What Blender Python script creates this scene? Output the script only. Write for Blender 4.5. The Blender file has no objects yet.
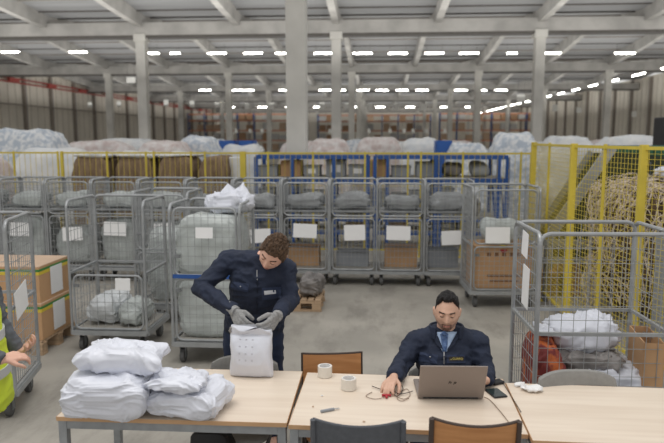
import bpy, bmesh, math, random
from mathutils import Vector as V, Matrix, noise
from mathutils.bvhtree import BVHTree
random.seed(7)
COL = bpy.context.scene.collection
R = math.radians
# ------------------------------------------------------------------ camera model
H = 2.12; F = 645.0; YAW = R(4.0); PIT = R(7.38)
FW = V((-math.sin(YAW)*math.cos(PIT), math.cos(YAW)*math.cos(PIT), -math.sin(PIT)))
RT = V((math.cos(YAW), math.sin(YAW), 0)); UP = RT.cross(FW)
CAM = V((0, 0, H))
def ray(px, py): return (FW + RT*((px-332)/F) + UP*((221.5-py)/F))
def P(px, py, z=0.0):
    r = ray(px, py); return CAM + r*((z-H)/r.z)
def PY(px, py, Y):
    r = ray(px, py); return CAM + r*(Y/r.y)
# ------------------------------------------------------------------ materials
def lin(c):
    c = c/255.0
    return c/12.92 if c <= .04045 else ((c+.055)/1.055)**2.4
def mat(name, rgb, rough=.6, metal=0, var=.0, vscale=6, bump=0, bscale=60, rgb2=None, stretch=None, spec=.4, alpha=1, trans=0, emit=0, thr=None):
    m = bpy.data.materials.new(name); m.use_nodes = True
    nt = m.node_tree; N = nt.nodes; L = nt.links
    b = N['Principled BSDF']
    c = [lin(x) for x in rgb]
    b.inputs['Roughness'].default_value = rough; b.inputs['Metallic'].default_value = metal
    b.inputs['Specular IOR Level'].default_value = spec
    b.inputs['Alpha'].default_value = alpha
    b.inputs['Transmission Weight'].default_value = trans
    tc = N.new('ShaderNodeTexCoord'); mp = N.new('ShaderNodeMapping')
    L.new(tc.outputs['Object'], mp.inputs['Vector'])
    if stretch: mp.inputs['Scale'].default_value = stretch
    nz = N.new('ShaderNodeTexNoise'); nz.inputs['Scale'].default_value = vscale; nz.inputs['Detail'].default_value = 5
    L.new(mp.outputs[0], nz.inputs['Vector'])
    rp = N.new('ShaderNodeValToRGB')
    c2 = [lin(x) for x in rgb2] if rgb2 else [min(1, x*(1+var)) for x in c]
    c1 = c if rgb2 else [x*(1-var) for x in c]
    a, bb = thr if thr else (.35, .65)
    rp.color_ramp.elements[0].position = a; rp.color_ramp.elements[1].position = bb
    rp.color_ramp.elements[0].color = (*c1, 1); rp.color_ramp.elements[1].color = (*c2, 1)
    L.new(nz.outputs['Fac'], rp.inputs[0]); L.new(rp.outputs[0], b.inputs['Base Color'])
    if bump:
        n2 = N.new('ShaderNodeTexNoise'); n2.inputs['Scale'].default_value = bscale; n2.inputs['Detail'].default_value = 4
        L.new(mp.outputs[0], n2.inputs['Vector'])
        bp = N.new('ShaderNodeBump'); bp.inputs['Strength'].default_value = bump; bp.inputs['Distance'].default_value = .01
        L.new(n2.outputs['Fac'], bp.inputs['Height']); L.new(bp.outputs[0], b.inputs['Normal'])
    if emit:
        b.inputs['Emission Color'].default_value = (*c, 1); b.inputs['Emission Strength'].default_value = emit
    return m
M = {}
M['floor'] = mat('concrete_floor', (152, 148, 140), .6, rgb2=(172, 167, 158), vscale=1.3, bump=.15, bscale=30)
# finer scuffs on the floor
def scuff(m, scale, stretch, dark, lo, hi, fac):
    nt = m.node_tree; N = nt.nodes; L = nt.links; b = N['Principled BSDF']
    src = b.inputs['Base Color'].links[0].from_socket
    tc = N.new('ShaderNodeTexCoord'); mp = N.new('ShaderNodeMapping'); mp.inputs['Scale'].default_value = stretch
    nz = N.new('ShaderNodeTexNoise'); nz.inputs['Scale'].default_value = scale; nz.inputs['Detail'].default_value = 8
    nz.inputs['Roughness'].default_value = .7
    L.new(tc.outputs['Object'], mp.inputs[0]); L.new(mp.outputs[0], nz.inputs['Vector'])
    mr = N.new('ShaderNodeMapRange'); mr.inputs[1].default_value = lo; mr.inputs[2].default_value = hi
    mr.inputs[3].default_value = 0; mr.inputs[4].default_value = fac
    L.new(nz.outputs['Fac'], mr.inputs[0])
    mx = N.new('ShaderNodeMixRGB'); mx.inputs[2].default_value = (*[lin(x) for x in dark], 1)
    L.new(mr.outputs[0], mx.inputs[0]); L.new(src, mx.inputs[1]); L.new(mx.outputs[0], b.inputs['Base Color'])
scuff(M['floor'], 2.5, (1, .35, 1), (112, 108, 101), .48, .72, .75)
M['concrete'] = mat('cast_concrete', (204, 202, 196), .8, var=.12, vscale=.8, bump=.3, bscale=8)
M['beam'] = mat('beam_concrete', (176, 174, 170), .8, var=.16, vscale=.9)
M['deck'] = mat('roof_deck_sheet', (160, 161, 163), .6, var=.10, vscale=.6, stretch=(.2, 3, 1))
M['darkbeam'] = mat('dark_gutter_steel', (92, 88, 84), .6, var=.1)
M['wall'] = mat('wall_sheet', (228, 222, 210), .7, var=.05, vscale=.5)
M['walldark'] = mat('wall_post_steel', (150, 142, 134), .6, var=.1)
M['walljoint'] = mat('wall_panel_joint', (196, 190, 178), .7)
M['pipered'] = mat('red_pipe', (168, 70, 62), .5, var=.1)
M['zinc'] = mat('zinc_plated_steel', (160, 163, 165), .4, metal=.4, var=.10, vscale=9)
M['zincd'] = mat('dull_zinc_steel', (128, 131, 133), .5, metal=.4, var=.15, vscale=9)
M['steel'] = mat('grey_frame_steel', (150, 154, 158), .4, metal=.35, var=.12, vscale=14)
M['wheel'] = mat('grey_rubber', (84, 84, 84), .7, var=.1)
M['black'] = mat('black_rubber', (38, 38, 40), .6)
M['paper'] = mat('white_paper', (232, 232, 232), .8, var=.02)
M['yellow'] = mat('yellow_paint', (204, 184, 72), .45, var=.08, vscale=3)
M['blue'] = mat('blue_paint', (44, 84, 150), .45, var=.1, vscale=3)
M['orange'] = mat('orange_paint', (206, 140, 108), .5, var=.06)
M['table'] = mat('beech_laminate', (218, 202, 184), .36, rgb2=(228, 214, 197), vscale=2.2, stretch=(.6, 9, 1), spec=.5)
M['edge'] = mat('beech_edge_band', (196, 158, 120), .5, var=.06)
M['poly'] = mat('white_poly_mailer', (214, 217, 227), .38, var=.03, vscale=5, bump=.25, bscale=26, spec=.5)
M['polyg'] = mat('grey_plastic_sack', (150, 153, 155), .4, var=.18, vscale=5, bump=.5, bscale=20, spec=.5)
M['polyd'] = mat('dark_grey_plastic_sack', (122, 118, 116), .35, var=.4, vscale=7, bump=.5, bscale=20)
M['film'] = mat('clear_plastic_film', (184, 190, 188), .3, var=.12, vscale=5, bump=.6, bscale=14, spec=.6)
M['filmw'] = mat('pale_plastic_film', (205, 209, 212), .35, var=.08, vscale=5, bump=.6, bscale=14, spec=.6)
M['card'] = mat('cardboard', (188, 150, 112), .8, var=.06, vscale=4)
M['card2'] = mat('load_tan', (190, 164, 140), .8, var=.1)
M['card3'] = mat('load_grey', (190, 190, 188), .8, var=.1)
M['card4'] = mat('load_brown', (168, 136, 108), .8, var=.1)
M['cardtop'] = mat('pale_cardboard', (196, 170, 146), .8, var=.05, vscale=4)
M['wood'] = mat('pallet_wood', (176, 150, 122), .8, var=.2, vscale=3, stretch=(1, 10, 10))
M['board'] = mat('grey_board', (164, 160, 152), .7, var=.06)
M['tapeg'] = mat('green_band', (58, 130, 60), .5)
M['tapey'] = mat('yellow_band', (214, 190, 66), .5)
M['green'] = mat('dark_green_paint', (32, 84, 58), .5, var=.15, vscale=5)
M['belt'] = mat('olive_slats', (62, 66, 38), .7, var=.3, vscale=12)
M['skirt'] = mat('dark_olive_sheet', (52, 58, 40), .7, var=.2, vscale=5)
M['ply'] = mat('varnished_plywood', (178, 124, 78), .4, rgb2=(194, 140, 92), vscale=3, stretch=(1.5, 1, 14))
M['chairframe'] = mat('dark_brown_steel', (74, 62, 56), .45)
M['greyfab'] = mat('grey_upholstery', (140, 139, 136), .85, var=.06, vscale=40, bump=.2, bscale=300)
M['darkfab'] = mat('charcoal_upholstery', (88, 91, 97), .8, var=.08, vscale=40, bump=.2, bscale=300)
M['navy'] = mat('navy_workwear', (33, 41, 60), .8, var=.12, vscale=14, bump=.25, bscale=120)
M['navy2'] = mat('navy_trousers', (38, 49, 74), .85, var=.12, vscale=14, bump=.25, bscale=120)
M['navyd'] = mat('dark_navy_cloth', (24, 30, 46), .8, var=.1, vscale=20)
M['flap'] = mat('navy_pocket_flap', (46, 56, 80), .8, var=.08, vscale=20)
M['skin'] = mat('skin', (214, 168, 148), .5, var=.05, vscale=18, rgb2=(222, 178, 158))
M['skin2'] = mat('skin_tanned', (204, 164, 142), .5, rgb2=(214, 174, 152), vscale=18)
M['lips'] = mat('lip_skin', (176, 112, 104), .5)
M['hairb'] = mat('light_brown_hair', (92, 72, 56), .7, var=.45, vscale=70, bump=1, bscale=160, stretch=(1, 1, .4))
M['hairk'] = mat('black_hair', (34, 32, 33), .5, var=.4, vscale=60, bump=.8, bscale=160)
M['stubble'] = mat('dark_stubble', (164, 134, 120), .8, var=.1, vscale=200)
M['beard'] = mat('dark_beard', (112, 84, 72), .8, var=.2, vscale=200)
M['eyew'] = mat('eye_white', (226, 220, 214), .2)
M['iris'] = mat('dark_iris', (40, 28, 22), .2)
M['glove'] = mat('grey_knit_glove', (150, 150, 150), .9, var=.15, vscale=90, bump=.5, bscale=300)
M['glovep'] = mat('dark_glove_coating', (66, 68, 74), .6)
M['shirt'] = mat('light_blue_shirt', (176, 198, 228), .8, var=.04)
M['tie'] = mat('blue_patterned_tie', (52, 78, 122), .6, rgb2=(96, 122, 164), vscale=60)
M['silver'] = mat('silver_metal', (190, 190, 192), .3, metal=.8)
M['laptop'] = mat('taupe_aluminium', (146, 136, 130), .38, metal=.35)
M['laptopk'] = mat('dark_keyboard', (48, 46, 48), .5)
M['logo'] = mat('mirror_dark_logo', (62, 56, 54), .3, metal=.3)
M['phone'] = mat('dark_phone_glass', (44, 54, 54), .15, spec=.6)
M['tape'] = mat('clear_tape_roll', (226, 220, 210), .25, var=.03)
M['cable'] = mat('beige_cable', (150, 128, 112), .6)
M['cabled'] = mat('dark_cable', (66, 56, 52), .6)
M['red'] = mat('red_plastic', (170, 40, 54), .5)
M['redsack'] = mat('red_orange_woven_sack', (122, 48, 46), .6, rgb2=(196, 104, 54), vscale=3.5, stretch=(3, 3, 1.2), bump=.3, thr=(.48, .58))
M['hivis'] = mat('hi_vis_yellow', (206, 224, 66), .7, var=.06, vscale=6)
M['reflect'] = mat('reflective_band', (196, 198, 200), .4)
M['sleeve'] = mat('grey_sleeve', (92, 96, 102), .85, var=.15, vscale=30)
M['strap'] = mat('cream_strapping', (206, 192, 174), .6, var=.28, vscale=9)
M['strapd'] = mat('brown_strapping_core', (84, 68, 52), .9, var=.5, vscale=12, bump=.8)
M['bale'] = mat('brown_bale', (112, 92, 72), .85, rgb2=(146, 124, 100), vscale=3, stretch=(6, 6, 1), bump=.5)
M['bluew'] = mat('blue_white_parcels', (180, 190, 202), .5, rgb2=(224, 226, 228), vscale=8, bump=.6, bscale=9, thr=(.42, .58))
M['pinkw'] = mat('pink_white_parcels', (196, 180, 176), .5, rgb2=(220, 216, 214), vscale=6, bump=.6, bscale=9)
M['whitew'] = mat('white_wrap', (226, 226, 224), .4, rgb2=(206, 210, 214), vscale=4, bump=.6, bscale=9)
M['tote'] = mat('grey_tote', (146, 150, 156), .6, var=.06)
M['bluebin'] = mat('blue_bin', (50, 96, 170), .5)
M['lamp'] = mat('lit_tube', (255, 252, 244), .5, emit=24)
M['lamphouse'] = mat('lamp_housing', (210, 210, 206), .5)
M['signw'] = mat('white_sign_board', (236, 236, 232), .6)
M['print'] = mat('dark_print', (60, 56, 56), .7)
M['printb'] = mat('brown_print', (126, 90, 64), .8)
M['badgey'] = mat('yellow_thread', (206, 190, 104), .7)
M['badgew'] = mat('white_thread', (206, 208, 212), .7)
M['greysmall'] = mat('faint_grey_print', (196, 198, 208), .6)
# ------------------------------------------------------------------ mesh builder
class MB:
    def __init__(s): s.v = []; s.f = []
    def add(s, vs, fs):
        o = len(s.v); s.v += [tuple(v) for v in vs]; s.f += [tuple(i+o for i in f) for f in fs]; return s
    def box(s, c, d, m=None):
        x, y, z = d[0]/2, d[1]/2, d[2]/2
        vs = [V((a*x, b*y, e*z)) for a in (-1, 1) for b in (-1, 1) for e in (-1, 1)]
        if m is not None: vs = [m @ v for v in vs]
        c = V(c)
        return s.add([v+c for v in vs], [(0, 1, 3, 2), (4, 6, 7, 5), (0, 4, 5, 1), (2, 3, 7, 6), (0, 2, 6, 4), (1, 5, 7, 3)])
    def bar(s, a, b, w, h=None, up=V((0, 0, 1))):
        a = V(a); b = V(b); h = h or w; d = (b-a); L = d.length
        if L < 1e-6: return s
        d.normalize()
        if abs(d.dot(up)) > .98: up = V((0, 1, 0))
        x = d.cross(up).normalized(); y = x.cross(d)
        vs = []
        for p in (a, b):
            for q, r in ((-1, -1), (1, -1), (1, 1), (-1, 1)): vs.append(p+x*(q*w/2)+y*(r*h/2))
        return s.add(vs, [(0, 1, 2, 3), (7, 6, 5, 4), (0, 4, 5, 1), (1, 5, 6, 2), (2, 6, 7, 3), (3, 7, 4, 0)])
    def tube(s, pts, r, n=6, closed=False):
        pts = [V(p) for p in pts]; k = len(pts); vs = []
        rr = r if isinstance(r, (list, tuple)) else [r]*k
        t0 = (pts[1]-pts[0]).normalized()
        ref = V((0, 0, 1)) if abs(t0.z) < .9 else V((0, 1, 0))
        x = t0.cross(ref).normalized()
        for i in range(k):
            if closed: t = pts[(i+1) % k]-pts[i-1]
            else: t = pts[min(i+1, k-1)]-pts[max(i-1, 0)]
            t.normalize()
            x = (x - t*x.dot(t))
            if x.length < 1e-5: x = t.orthogonal()
            x.normalize(); y = t.cross(x)
            for j in range(n):
                a = 2*math.pi*j/n; vs.append(pts[i]+(x*math.cos(a)+y*math.sin(a))*rr[i])
        fs = []
        for i in range(k if closed else k-1):
            i2 = (i+1) % k
            for j in range(n): fs.append((i*n+j, i*n+(j+1) % n, i2*n+(j+1) % n, i2*n+j))
        if not closed: fs += [tuple(range(n-1, -1, -1)), tuple(range((k-1)*n, k*n))]
        return s.add(vs, fs)
    def cyl(s, a, b, r, n=16, r2=None): return s.tube([a, b], [r, r if r2 is None else r2], n)
    def ring(s, c, ro, ri, h, n=28):
        c = V(c); vs = []
        for r, z in ((ro, 0), (ro, h), (ri, h), (ri, 0)):
            for j in range(n):
                a = 2*math.pi*j/n; vs.append(c+V((r*math.cos(a), r*math.sin(a), z)))
        fs = []
        for q in range(4):
            q2 = (q+1) % 4
            for j in range(n): fs.append((q*n+j, q*n+(j+1) % n, q2*n+(j+1) % n, q2*n+j))
        return s.add(vs, fs)
    def loft(s, rings, n=24, pw=1.0):
        vs = []
        for c, ax, ay in rings:
            c = V(c); ax = V(ax); ay = V(ay)
            for j in range(n):
                a = 2*math.pi*j/n; ca, sa = math.cos(a), math.sin(a)
                ca = math.copysign(abs(ca)**pw, ca); sa = math.copysign(abs(sa)**pw, sa)
                vs.append(c+ax*ca+ay*sa)
        k = len(rings); fs = []
        for i in range(k-1):
            for j in range(n): fs.append((i*n+j, i*n+(j+1) % n, (i+1)*n+(j+1) % n, (i+1)*n+j))
        fs += [tuple(range(n-1, -1, -1)), tuple(range((k-1)*n, k*n))]
        return s.add(vs, fs)
    def ball(s, c, rad, m=None, nu=16, nv=10):
        c = V(c); rad = rad if isinstance(rad, (tuple, list, V)) else (rad,)*3
        vs = [V((0, 0, -rad[2]))]
        for i in range(1, nv):
            t = -math.pi/2+math.pi*i/nv
            for j in range(nu):
                a = 2*math.pi*j/nu; vs.append(V((rad[0]*math.cos(t)*math.cos(a), rad[1]*math.cos(t)*math.sin(a), rad[2]*math.sin(t))))
        vs.append(V((0, 0, rad[2])))
        if m is not None: vs = [m @ v for v in vs]
        fs = []
        for j in range(nu): fs.append((0, 1+(j+1) % nu, 1+j))
        for i in range(nv-2):
            for j in range(nu):
                a = 1+i*nu+j; b = 1+i*nu+(j+1) % nu; fs.append((a, b, b+nu, a+nu))
        T = len(vs)-1; o = 1+(nv-2)*nu
        for j in range(nu): fs.append((T, o+j, o+(j+1) % nu))
        return s.add([v+c for v in vs], fs)
    def chain(s, pts, rs, n=16):
        pts = [V(p) for p in pts]
        for p, r in zip(pts, rs): s.ball(p, r, nu=n)
        for i in range(len(pts)-1):
            if (pts[i+1]-pts[i]).length > 1e-4: s.tube([pts[i], pts[i+1]], [rs[i], rs[i+1]], n)
        return s
    def xf(s, m, start=0):
        for i in range(start, len(s.v)): s.v[i] = tuple(m @ V(s.v[i]))
        return s
    def mesh(s, name):
        me = bpy.data.meshes.new(name); me.from_pydata(s.v, [], s.f)
        bm = bmesh.new(); bm.from_mesh(me); bmesh.ops.recalc_face_normals(bm, faces=bm.faces); bm.to_mesh(me); bm.free()
        return me
    def build(s, name, m, parent=None, loc=(0, 0, 0), smooth=False, bevel=0, rot=None):
        me = s.mesh(name); o = bpy.data.objects.new(name, me); COL.objects.link(o)
        me.materials.append(m); o.location = loc
        if rot: o.rotation_euler = rot
        if parent: o.parent = parent
        if smooth:
            for p in me.polygons: p.use_smooth = True
        if bevel:
            md = o.modifiers.new('bevel', 'BEVEL'); md.width = bevel; md.segments = 2; md.limit_method = 'ANGLE'
        return o
def tag(o, label, cat, group=None, kind=None):
    if label: o['label'] = label
    if cat: o['category'] = cat
    if group: o['group'] = group
    if kind: o['kind'] = kind
    return o
def struct(o): o['kind'] = 'structure'; return o
def thing(name, label, cat, loc, rz=0, group=None):
    o = bpy.data.objects.new(name, None); COL.objects.link(o); o.empty_display_size = .1
    o.location = loc; o.rotation_euler = (0, 0, rz); return tag(o, label, cat, group)
def copy_tree(o, parent=None):
    c = o.copy(); COL.objects.link(c)
    if parent: c.parent = parent
    for ch in o.children: copy_tree(ch, c)
    return c
def text_mesh(body, size, depth=.001):
    cu = bpy.data.curves.new('t', 'FONT'); cu.body = body; cu.size = size; cu.align_x = 'CENTER'; cu.align_y = 'CENTER'; cu.extrude = depth
    o = bpy.data.objects.new('t', cu); COL.objects.link(o)
    me = bpy.data.meshes.new_from_object(o.evaluated_get(bpy.context.evaluated_depsgraph_get()))
    bpy.data.objects.remove(o); return me
def text_obj(name, body, size, m, mtx, parent=None, sx=1):
    me = text_mesh(body, size); o = bpy.data.objects.new(name, me); COL.objects.link(o); me.materials.clear(); me.materials.append(m)
    me.transform(Matrix.Diagonal((sx, 1, 1, 1))); me.transform(mtx)
    if parent: o.parent = parent
    return o
# ------------------------------------------------------------------ the building
struct(MB().box((-2, 60, -.05), (66, 160, .1)).build('floor', M['floor']))
XL, XR = -33.8, 28.5
rowsY = [34, 54, 74, 94, 114, 134]
colX = [-2.15+10.25*k for k in range(-3, 4)]
def zb(Y):                                   # underside of the roof beams
    t = ((Y-34) % 20)/20; return H+5.72+.85*(1-abs(2*t-1))
struct(MB().box((XL-.1, 86, 4.3), (.2, 100, 8.6)).build('wall_left', M['wall']))
struct(MB().box((XR+.1, 86, 4.3), (.2, 100, 8.6)).build('wall_right', M['wall']))
struct(MB().box((-2.6, 136.5, 4.6), (64, .2, 9.4)).build('wall_back', M['wall']))
def cladposts(x, s):
    for k in range(19):
        y = 40+5.1*k
        struct(MB().box((x+s*.15, y, 4.2), (.3, .35, 8.4)).build('wall_post', M['walldark']))
        if k < 18:
            m = MB()
            for q in (1, 2, 3): m.box((x+s*.02, y+q*1.27, 4.2), (.04, .05, 8.2))
            struct(m.build('wall_joint', M['walljoint']))
cladposts(XL, 1); cladposts(XR, -1)
for z in (7.55, 7.2): struct(MB().cyl((XL+.4, 40, z), (XL+.4, 130, z), .07, 8).build('red_pipe_run', M['pipered']))
struct(MB().cyl((XL+.4, 40, 5.2), (XL+.4, 130, 5.2), .05, 8).build('grey_pipe_run', M['walldark']))
for k in range(12): struct(MB().box((XL+.55, 44+7*k, 7.4), (.2, 1.6, .3)).build('pipe_bracket', M['pipered']))
def colm(x, y, w, top=H+5.3):
    struct(MB().box((x, y, top/2), (w, w, top)).build('concrete_column', M['concrete'], bevel=.03))
    struct(MB().box((x, y, top-.12), (w+.14, w+.2, .4)).build('column_head', M['concrete'], bevel=.03))
struct(MB().box((PY(297, 100, 14.0).x, 14.0, 5), (.42, .42, 10)).build('concrete_column', M['concrete'], bevel=.015))
for y in rowsY:
    for x in colX[1:-1] if y == 34 else colX[1:]:
        if XL < x < XR: colm(x, y, .5)
    struct(MB().box((-2.6, y, H+5.3+.32), (62, .55, .64)).build('transverse_beam', M['beam']))
    struct(MB().box((-2.6, y+.1, H+5.24), (62, .75, .12)).build('gutter', M['darkbeam']))
# long beams, deck, purlins in each half bay
def deckz(Y): return zb(Y)+.62
for i, y0 in enumerate([14]+rowsY[:-1]):
    y1 = y0+20; ym = y0+10
    for a, b in ((y0, ym), (ym, y1)):
        if b <= 24: continue
        m = MB()
        za, zc = deckz(a+1e-4), deckz(b-1e-4)
        if b == ym: zc = deckz(ym)
        if a == ym: za = deckz(ym)
        m.add([(XL, a, za), (XR, a, za), (XR, b, zc), (XL, b, zc), (XL, a, za+.15), (XR, a, za+.15), (XR, b, zc+.15), (XL, b, zc+.15)],
              [(0, 1, 2, 3), (7, 6, 5, 4), (0, 4, 5, 1), (1, 5, 6, 2), (2, 6, 7, 3), (3, 7, 4, 0)])
        struct(m.build('ceiling', M['deck']))
        n = 5
        for q in range(n):
            t = (q+.5)/n; yy = a+(b-a)*t; zz = za+(zc-za)*t
            struct(MB().box((-2.6, yy, zz-.03), (62, .09, .06)).build('deck_joint', M['darkbeam'] if q % 2 == 0 else M['walldark']))
        for k in range(-6, 6):
            x = -2.15+5.125*k
            if not XL < x < XR: continue
            # haunched beam: deeper in the middle of the half bay
            pts = []
            for q in range(7):
                t = q/6; yy = a+(b-a)*t; top = za+(zc-za)*t
                dep = .62+.12*math.sin(math.pi*t)
                pts.append((yy, top, top-dep))
            vs = []; fs = []
            for yy, tp, bt in pts: vs += [(x-.17, yy, bt), (x+.17, yy, bt), (x+.17, yy, tp), (x-.17, yy, tp)]
            for q in range(6):
                o = q*4
                for e in range(4): fs.append((o+e, o+(e+1) % 4, o+4+(e+1) % 4, o+4+e))
            fs += [(0, 1, 2, 3), (27, 26, 25, 24)]
            struct(MB().add(vs, fs).build('roof_beam', M['beam']))
# ------------------------------------------------------------------ ceiling lights
lampproto = None
def tube_lamp(x, y, z, L=1.45, rz=0, lab='white linear tube light hanging below the warehouse roof', grp='tube lights under the roof'):
    global lampproto
    if lampproto is None:
        t = thing('tube_light', lab, 'ceiling light', (x, y, z), rz, grp)
        MB().box((0, 0, .06), (1.0, .16, .06)).build('housing', M['lamphouse'], t)
        MB().tube([(-.48, 0, 0), (.48, 0, 0)], .046, 8).build('lit_tube', M['lamp'], t)
        for q in (-.4, .4): MB().cyl((q, 0, .08), (q, 0, .6), .008, 5).build('hanger', M['darkbeam'], t)
        lampproto = t
    else: t = copy_tree(lampproto)
    t.location = (x, y, z); t.rotation_euler = (0, 0, rz); t.scale = (L*.92, 1, 1)
    tag(t, lab, 'ceiling light', grp); return t
for px in (10, 78, 150, 175, 217, 253, 285, 323.5, 362.4, 398, 434.5, 469, 512, 551, 625):
    p = PY(px, 53.2 if px > 100 else 52, 44); tube_lamp(p.x, 44, p.z, .75 if px in (175, 512) else 1.4,
        lab='white tube light in the nearest lit row under the roof', grp='nearest row of tube lights')
for px in (205, 238, 248, 285, 325, 343, 363, 382, 402, 422, 461, 484, 501):
    p = PY(px, 90.2, 64); tube_lamp(p.x, 64, p.z, .5 if px in (265, 484, 343) else 1.3,
        lab='white tube light in the second lit row under the roof', grp='second row of tube lights')
for px in (230, 262, 290, 318, 352, 380, 410, 445, 470): 
    p = PY(px, 107, 84); tube_lamp(p.x, 84, p.z, 1.3, lab='distant tube light deep in the hall', grp='distant tube lights')
yy = 46.0
k = 0
while yy < 132:
    tube_lamp(19.6, yy, H+4.75, 2.6, rz=math.pi/2, lab='tube light in the long line running down the right side of the hall', grp='line of tube lights along the right side')
    yy += 5.2 if k < 9 else 4.2; k += 1
# hanging signs
def sign(px, py, Y, w, h, lab):
    p = PY(px, py, Y)
    t = thing('hanging_sign', lab, 'sign', p, 0, 'white aisle boards hanging in the hall')
    MB().box((0, 0, 0), (w, .03, h)).build('board', M['signw'], t)
    for s in (-.4, .4): MB().cyl((s*w, 0, h/2), (s*w, 0, 1.2), .01, 5).build('hanger', M['darkbeam'], t)
sl = 'small white board hanging between the columns of the far hall'
for a in ((131, 80, 45, .65, .4), (90, 105, 60, .4, .5), (119, 104, 60, .4, .5), (166, 103, 60, .45, .6), (192, 104, 60, .45, .6), (217, 105, 60, .4, .5),
          (247, 106, 60, .4, .5), (271, 106, 60, .45, .6), (322, 106, 60, .5, .65), (347, 106, 60, .4, .5), (370, 107, 60, .45, .6), (396, 107, 60, .45, .6), (423, 107, 60, .5, .6),
          (449, 107, 60, .4, .5), (472, 107, 60, .35, .5), (521, 98, 50, .6, .5), (555, 108, 60, .45, .6), (579, 110, 60, .45, .5), (607, 113, 60, .45, .6), (634, 114, 60, .4, .5)):
    sign(*a, sl)
for px in (236, 250, 262, 300, 330, 369, 390, 404, 413, 427, 445): sign(px, 131, 70, .35, .45, sl)
# ------------------------------------------------------------------ far pallet racks
def pallet_rack(x0, Y, nb, label):
    t = thing('pallet_rack', label, 'rack', (x0, Y, 0))
    for k in range(nb+1):
        m = MB()
        for yy in (0, 1.1): m.box((k*2.9, yy, 3.2), (.14, .12, 6.4))
        for q in range(6): m.bar((k*2.9, 0, .4+q), (k*2.9, 1.1, 1.0+q), .06)
        m.build('upright', M['blue'], t)
    for z in (1.7, 3.4, 5.1, 6.2):
        m = MB()
        for yy in (0, 1.1): m.box((nb*1.45, yy, z), (nb*2.9, .08, .2))
        m.build('cross_beam', M['orange'], t)
    return t
boxproto = None
rnd = random.Random(3)
for (px, Y, nb, lab) in ((188, 112, 6, 'blue and orange pallet rack far off at the left of the back wall'), (318, 118, 7, 'blue and orange pallet rack far off behind the central column'),
                         (440, 112, 6, 'blue and orange pallet rack far off at the right of the back wall')):
    x0 = PY(px, 120, Y).x
    pallet_rack(x0, Y, nb, lab)
    for k in range(nb):
        for z in (0, 1.8, 3.5, 5.2):
            for q in (0, 1):
                if rnd.random() < .3: continue
                if boxproto is None:
                    boxproto = [MB().box((0, 0, .5), (1, 1, 1)).build('pallet_load', M[mm]) for mm in ('card2', 'card3', 'card4')]
                    for b_ in boxproto[1:]: bpy.data.objects.remove(b_, do_unlink=False) if False else None
                    fresh = list(boxproto)
                t = fresh.pop() if fresh else rnd.choice(boxproto).copy()
                if t.name not in COL.objects: COL.objects.link(t)
                t.location = (x0+k*2.9+.8+q*1.3, Y+.55, z); t.scale = (1.1, .9, rnd.uniform(.8, 1.3) if z < 5 else 1.0)
                tag(t, 'wrapped palletised load stored on a far pallet rack', 'pallet load', 'palletised loads on the far racks')
# ------------------------------------------------------------------ sacks
def sack_mesh(w, d, h, seed, wr=.008, e=.45, freq=7, lump=.04, corner=0, nu=84, nv=46):
    mb = MB(); off = V((seed*3.7, seed*1.3, seed*7.1)); vs = []
    for i in range(nv+1):
        t = -math.pi/2+math.pi*i/nv
        for j in range(nu):
            a = 2*math.pi*j/nu
            cs = lambda x, p: math.copysign(abs(x)**p, x)
            x = cs(math.cos(t), e)*cs(math.cos(a), e); y = cs(math.cos(t), e)*cs(math.sin(a), e); z = cs(math.sin(t), .75)
            n = V((x, y, z)); p = V((x*w/2, y*d/2, z*h/2))
            lo = noise.noise(p*3.2+off)*lump*1.6
            c = p*freq+off
            c2 = c+V((noise.noise(c*.5), noise.noise(c*.5+V((9, 0, 0))), noise.noise(c*.5+V((0, 9, 0)))))*1.5
            rg = lambda v_: (1-min(1, abs(noise.noise(v_))*2.4))**2
            r1 = rg(V((c2.x, c2.y, c2.z*.6))); r2 = rg(c2*1.9+V((1, 5, 2))); r3 = rg(c2*3.7+V((3, 3, 3)))
            vo = noise.voronoi(c2*.9)[0][0]
            dsp = lo-abs(lump)*.35+wr*(r1*1.5+r2*.9+r3*.5-vo*1.6-.2)
            # pinched seams towards the ends
            k = 1+corner*max(0, abs(x)-.7)*max(0, abs(y)-.5)*4
            q = V((p.x*k, p.y*k, p.z*(1-.35*max(0, abs(x)-.6)))) + n.normalized()*dsp
            q.z = max(q.z, -h/2+.004*noise.noise(c))
            vs.append(q+V((0, 0, h/2)))
    fs = []
    for i in range(nv):
        for j in range(nu): fs.append((i*nu+j, i*nu+(j+1) % nu, (i+1)*nu+(j+1) % nu, (i+1)*nu+j))
    mb.add(vs, fs)
    return mb
def sack(name, label, cat, loc, dims, m, seed, rz=0, tilt=(0, 0), group=None, **kw):
    o = sack_mesh(*dims, seed, **kw).build(name, m, None, loc, smooth=True)
    o.rotation_euler = (tilt[0], tilt[1], rz); return tag(o, label, cat, group)
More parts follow.
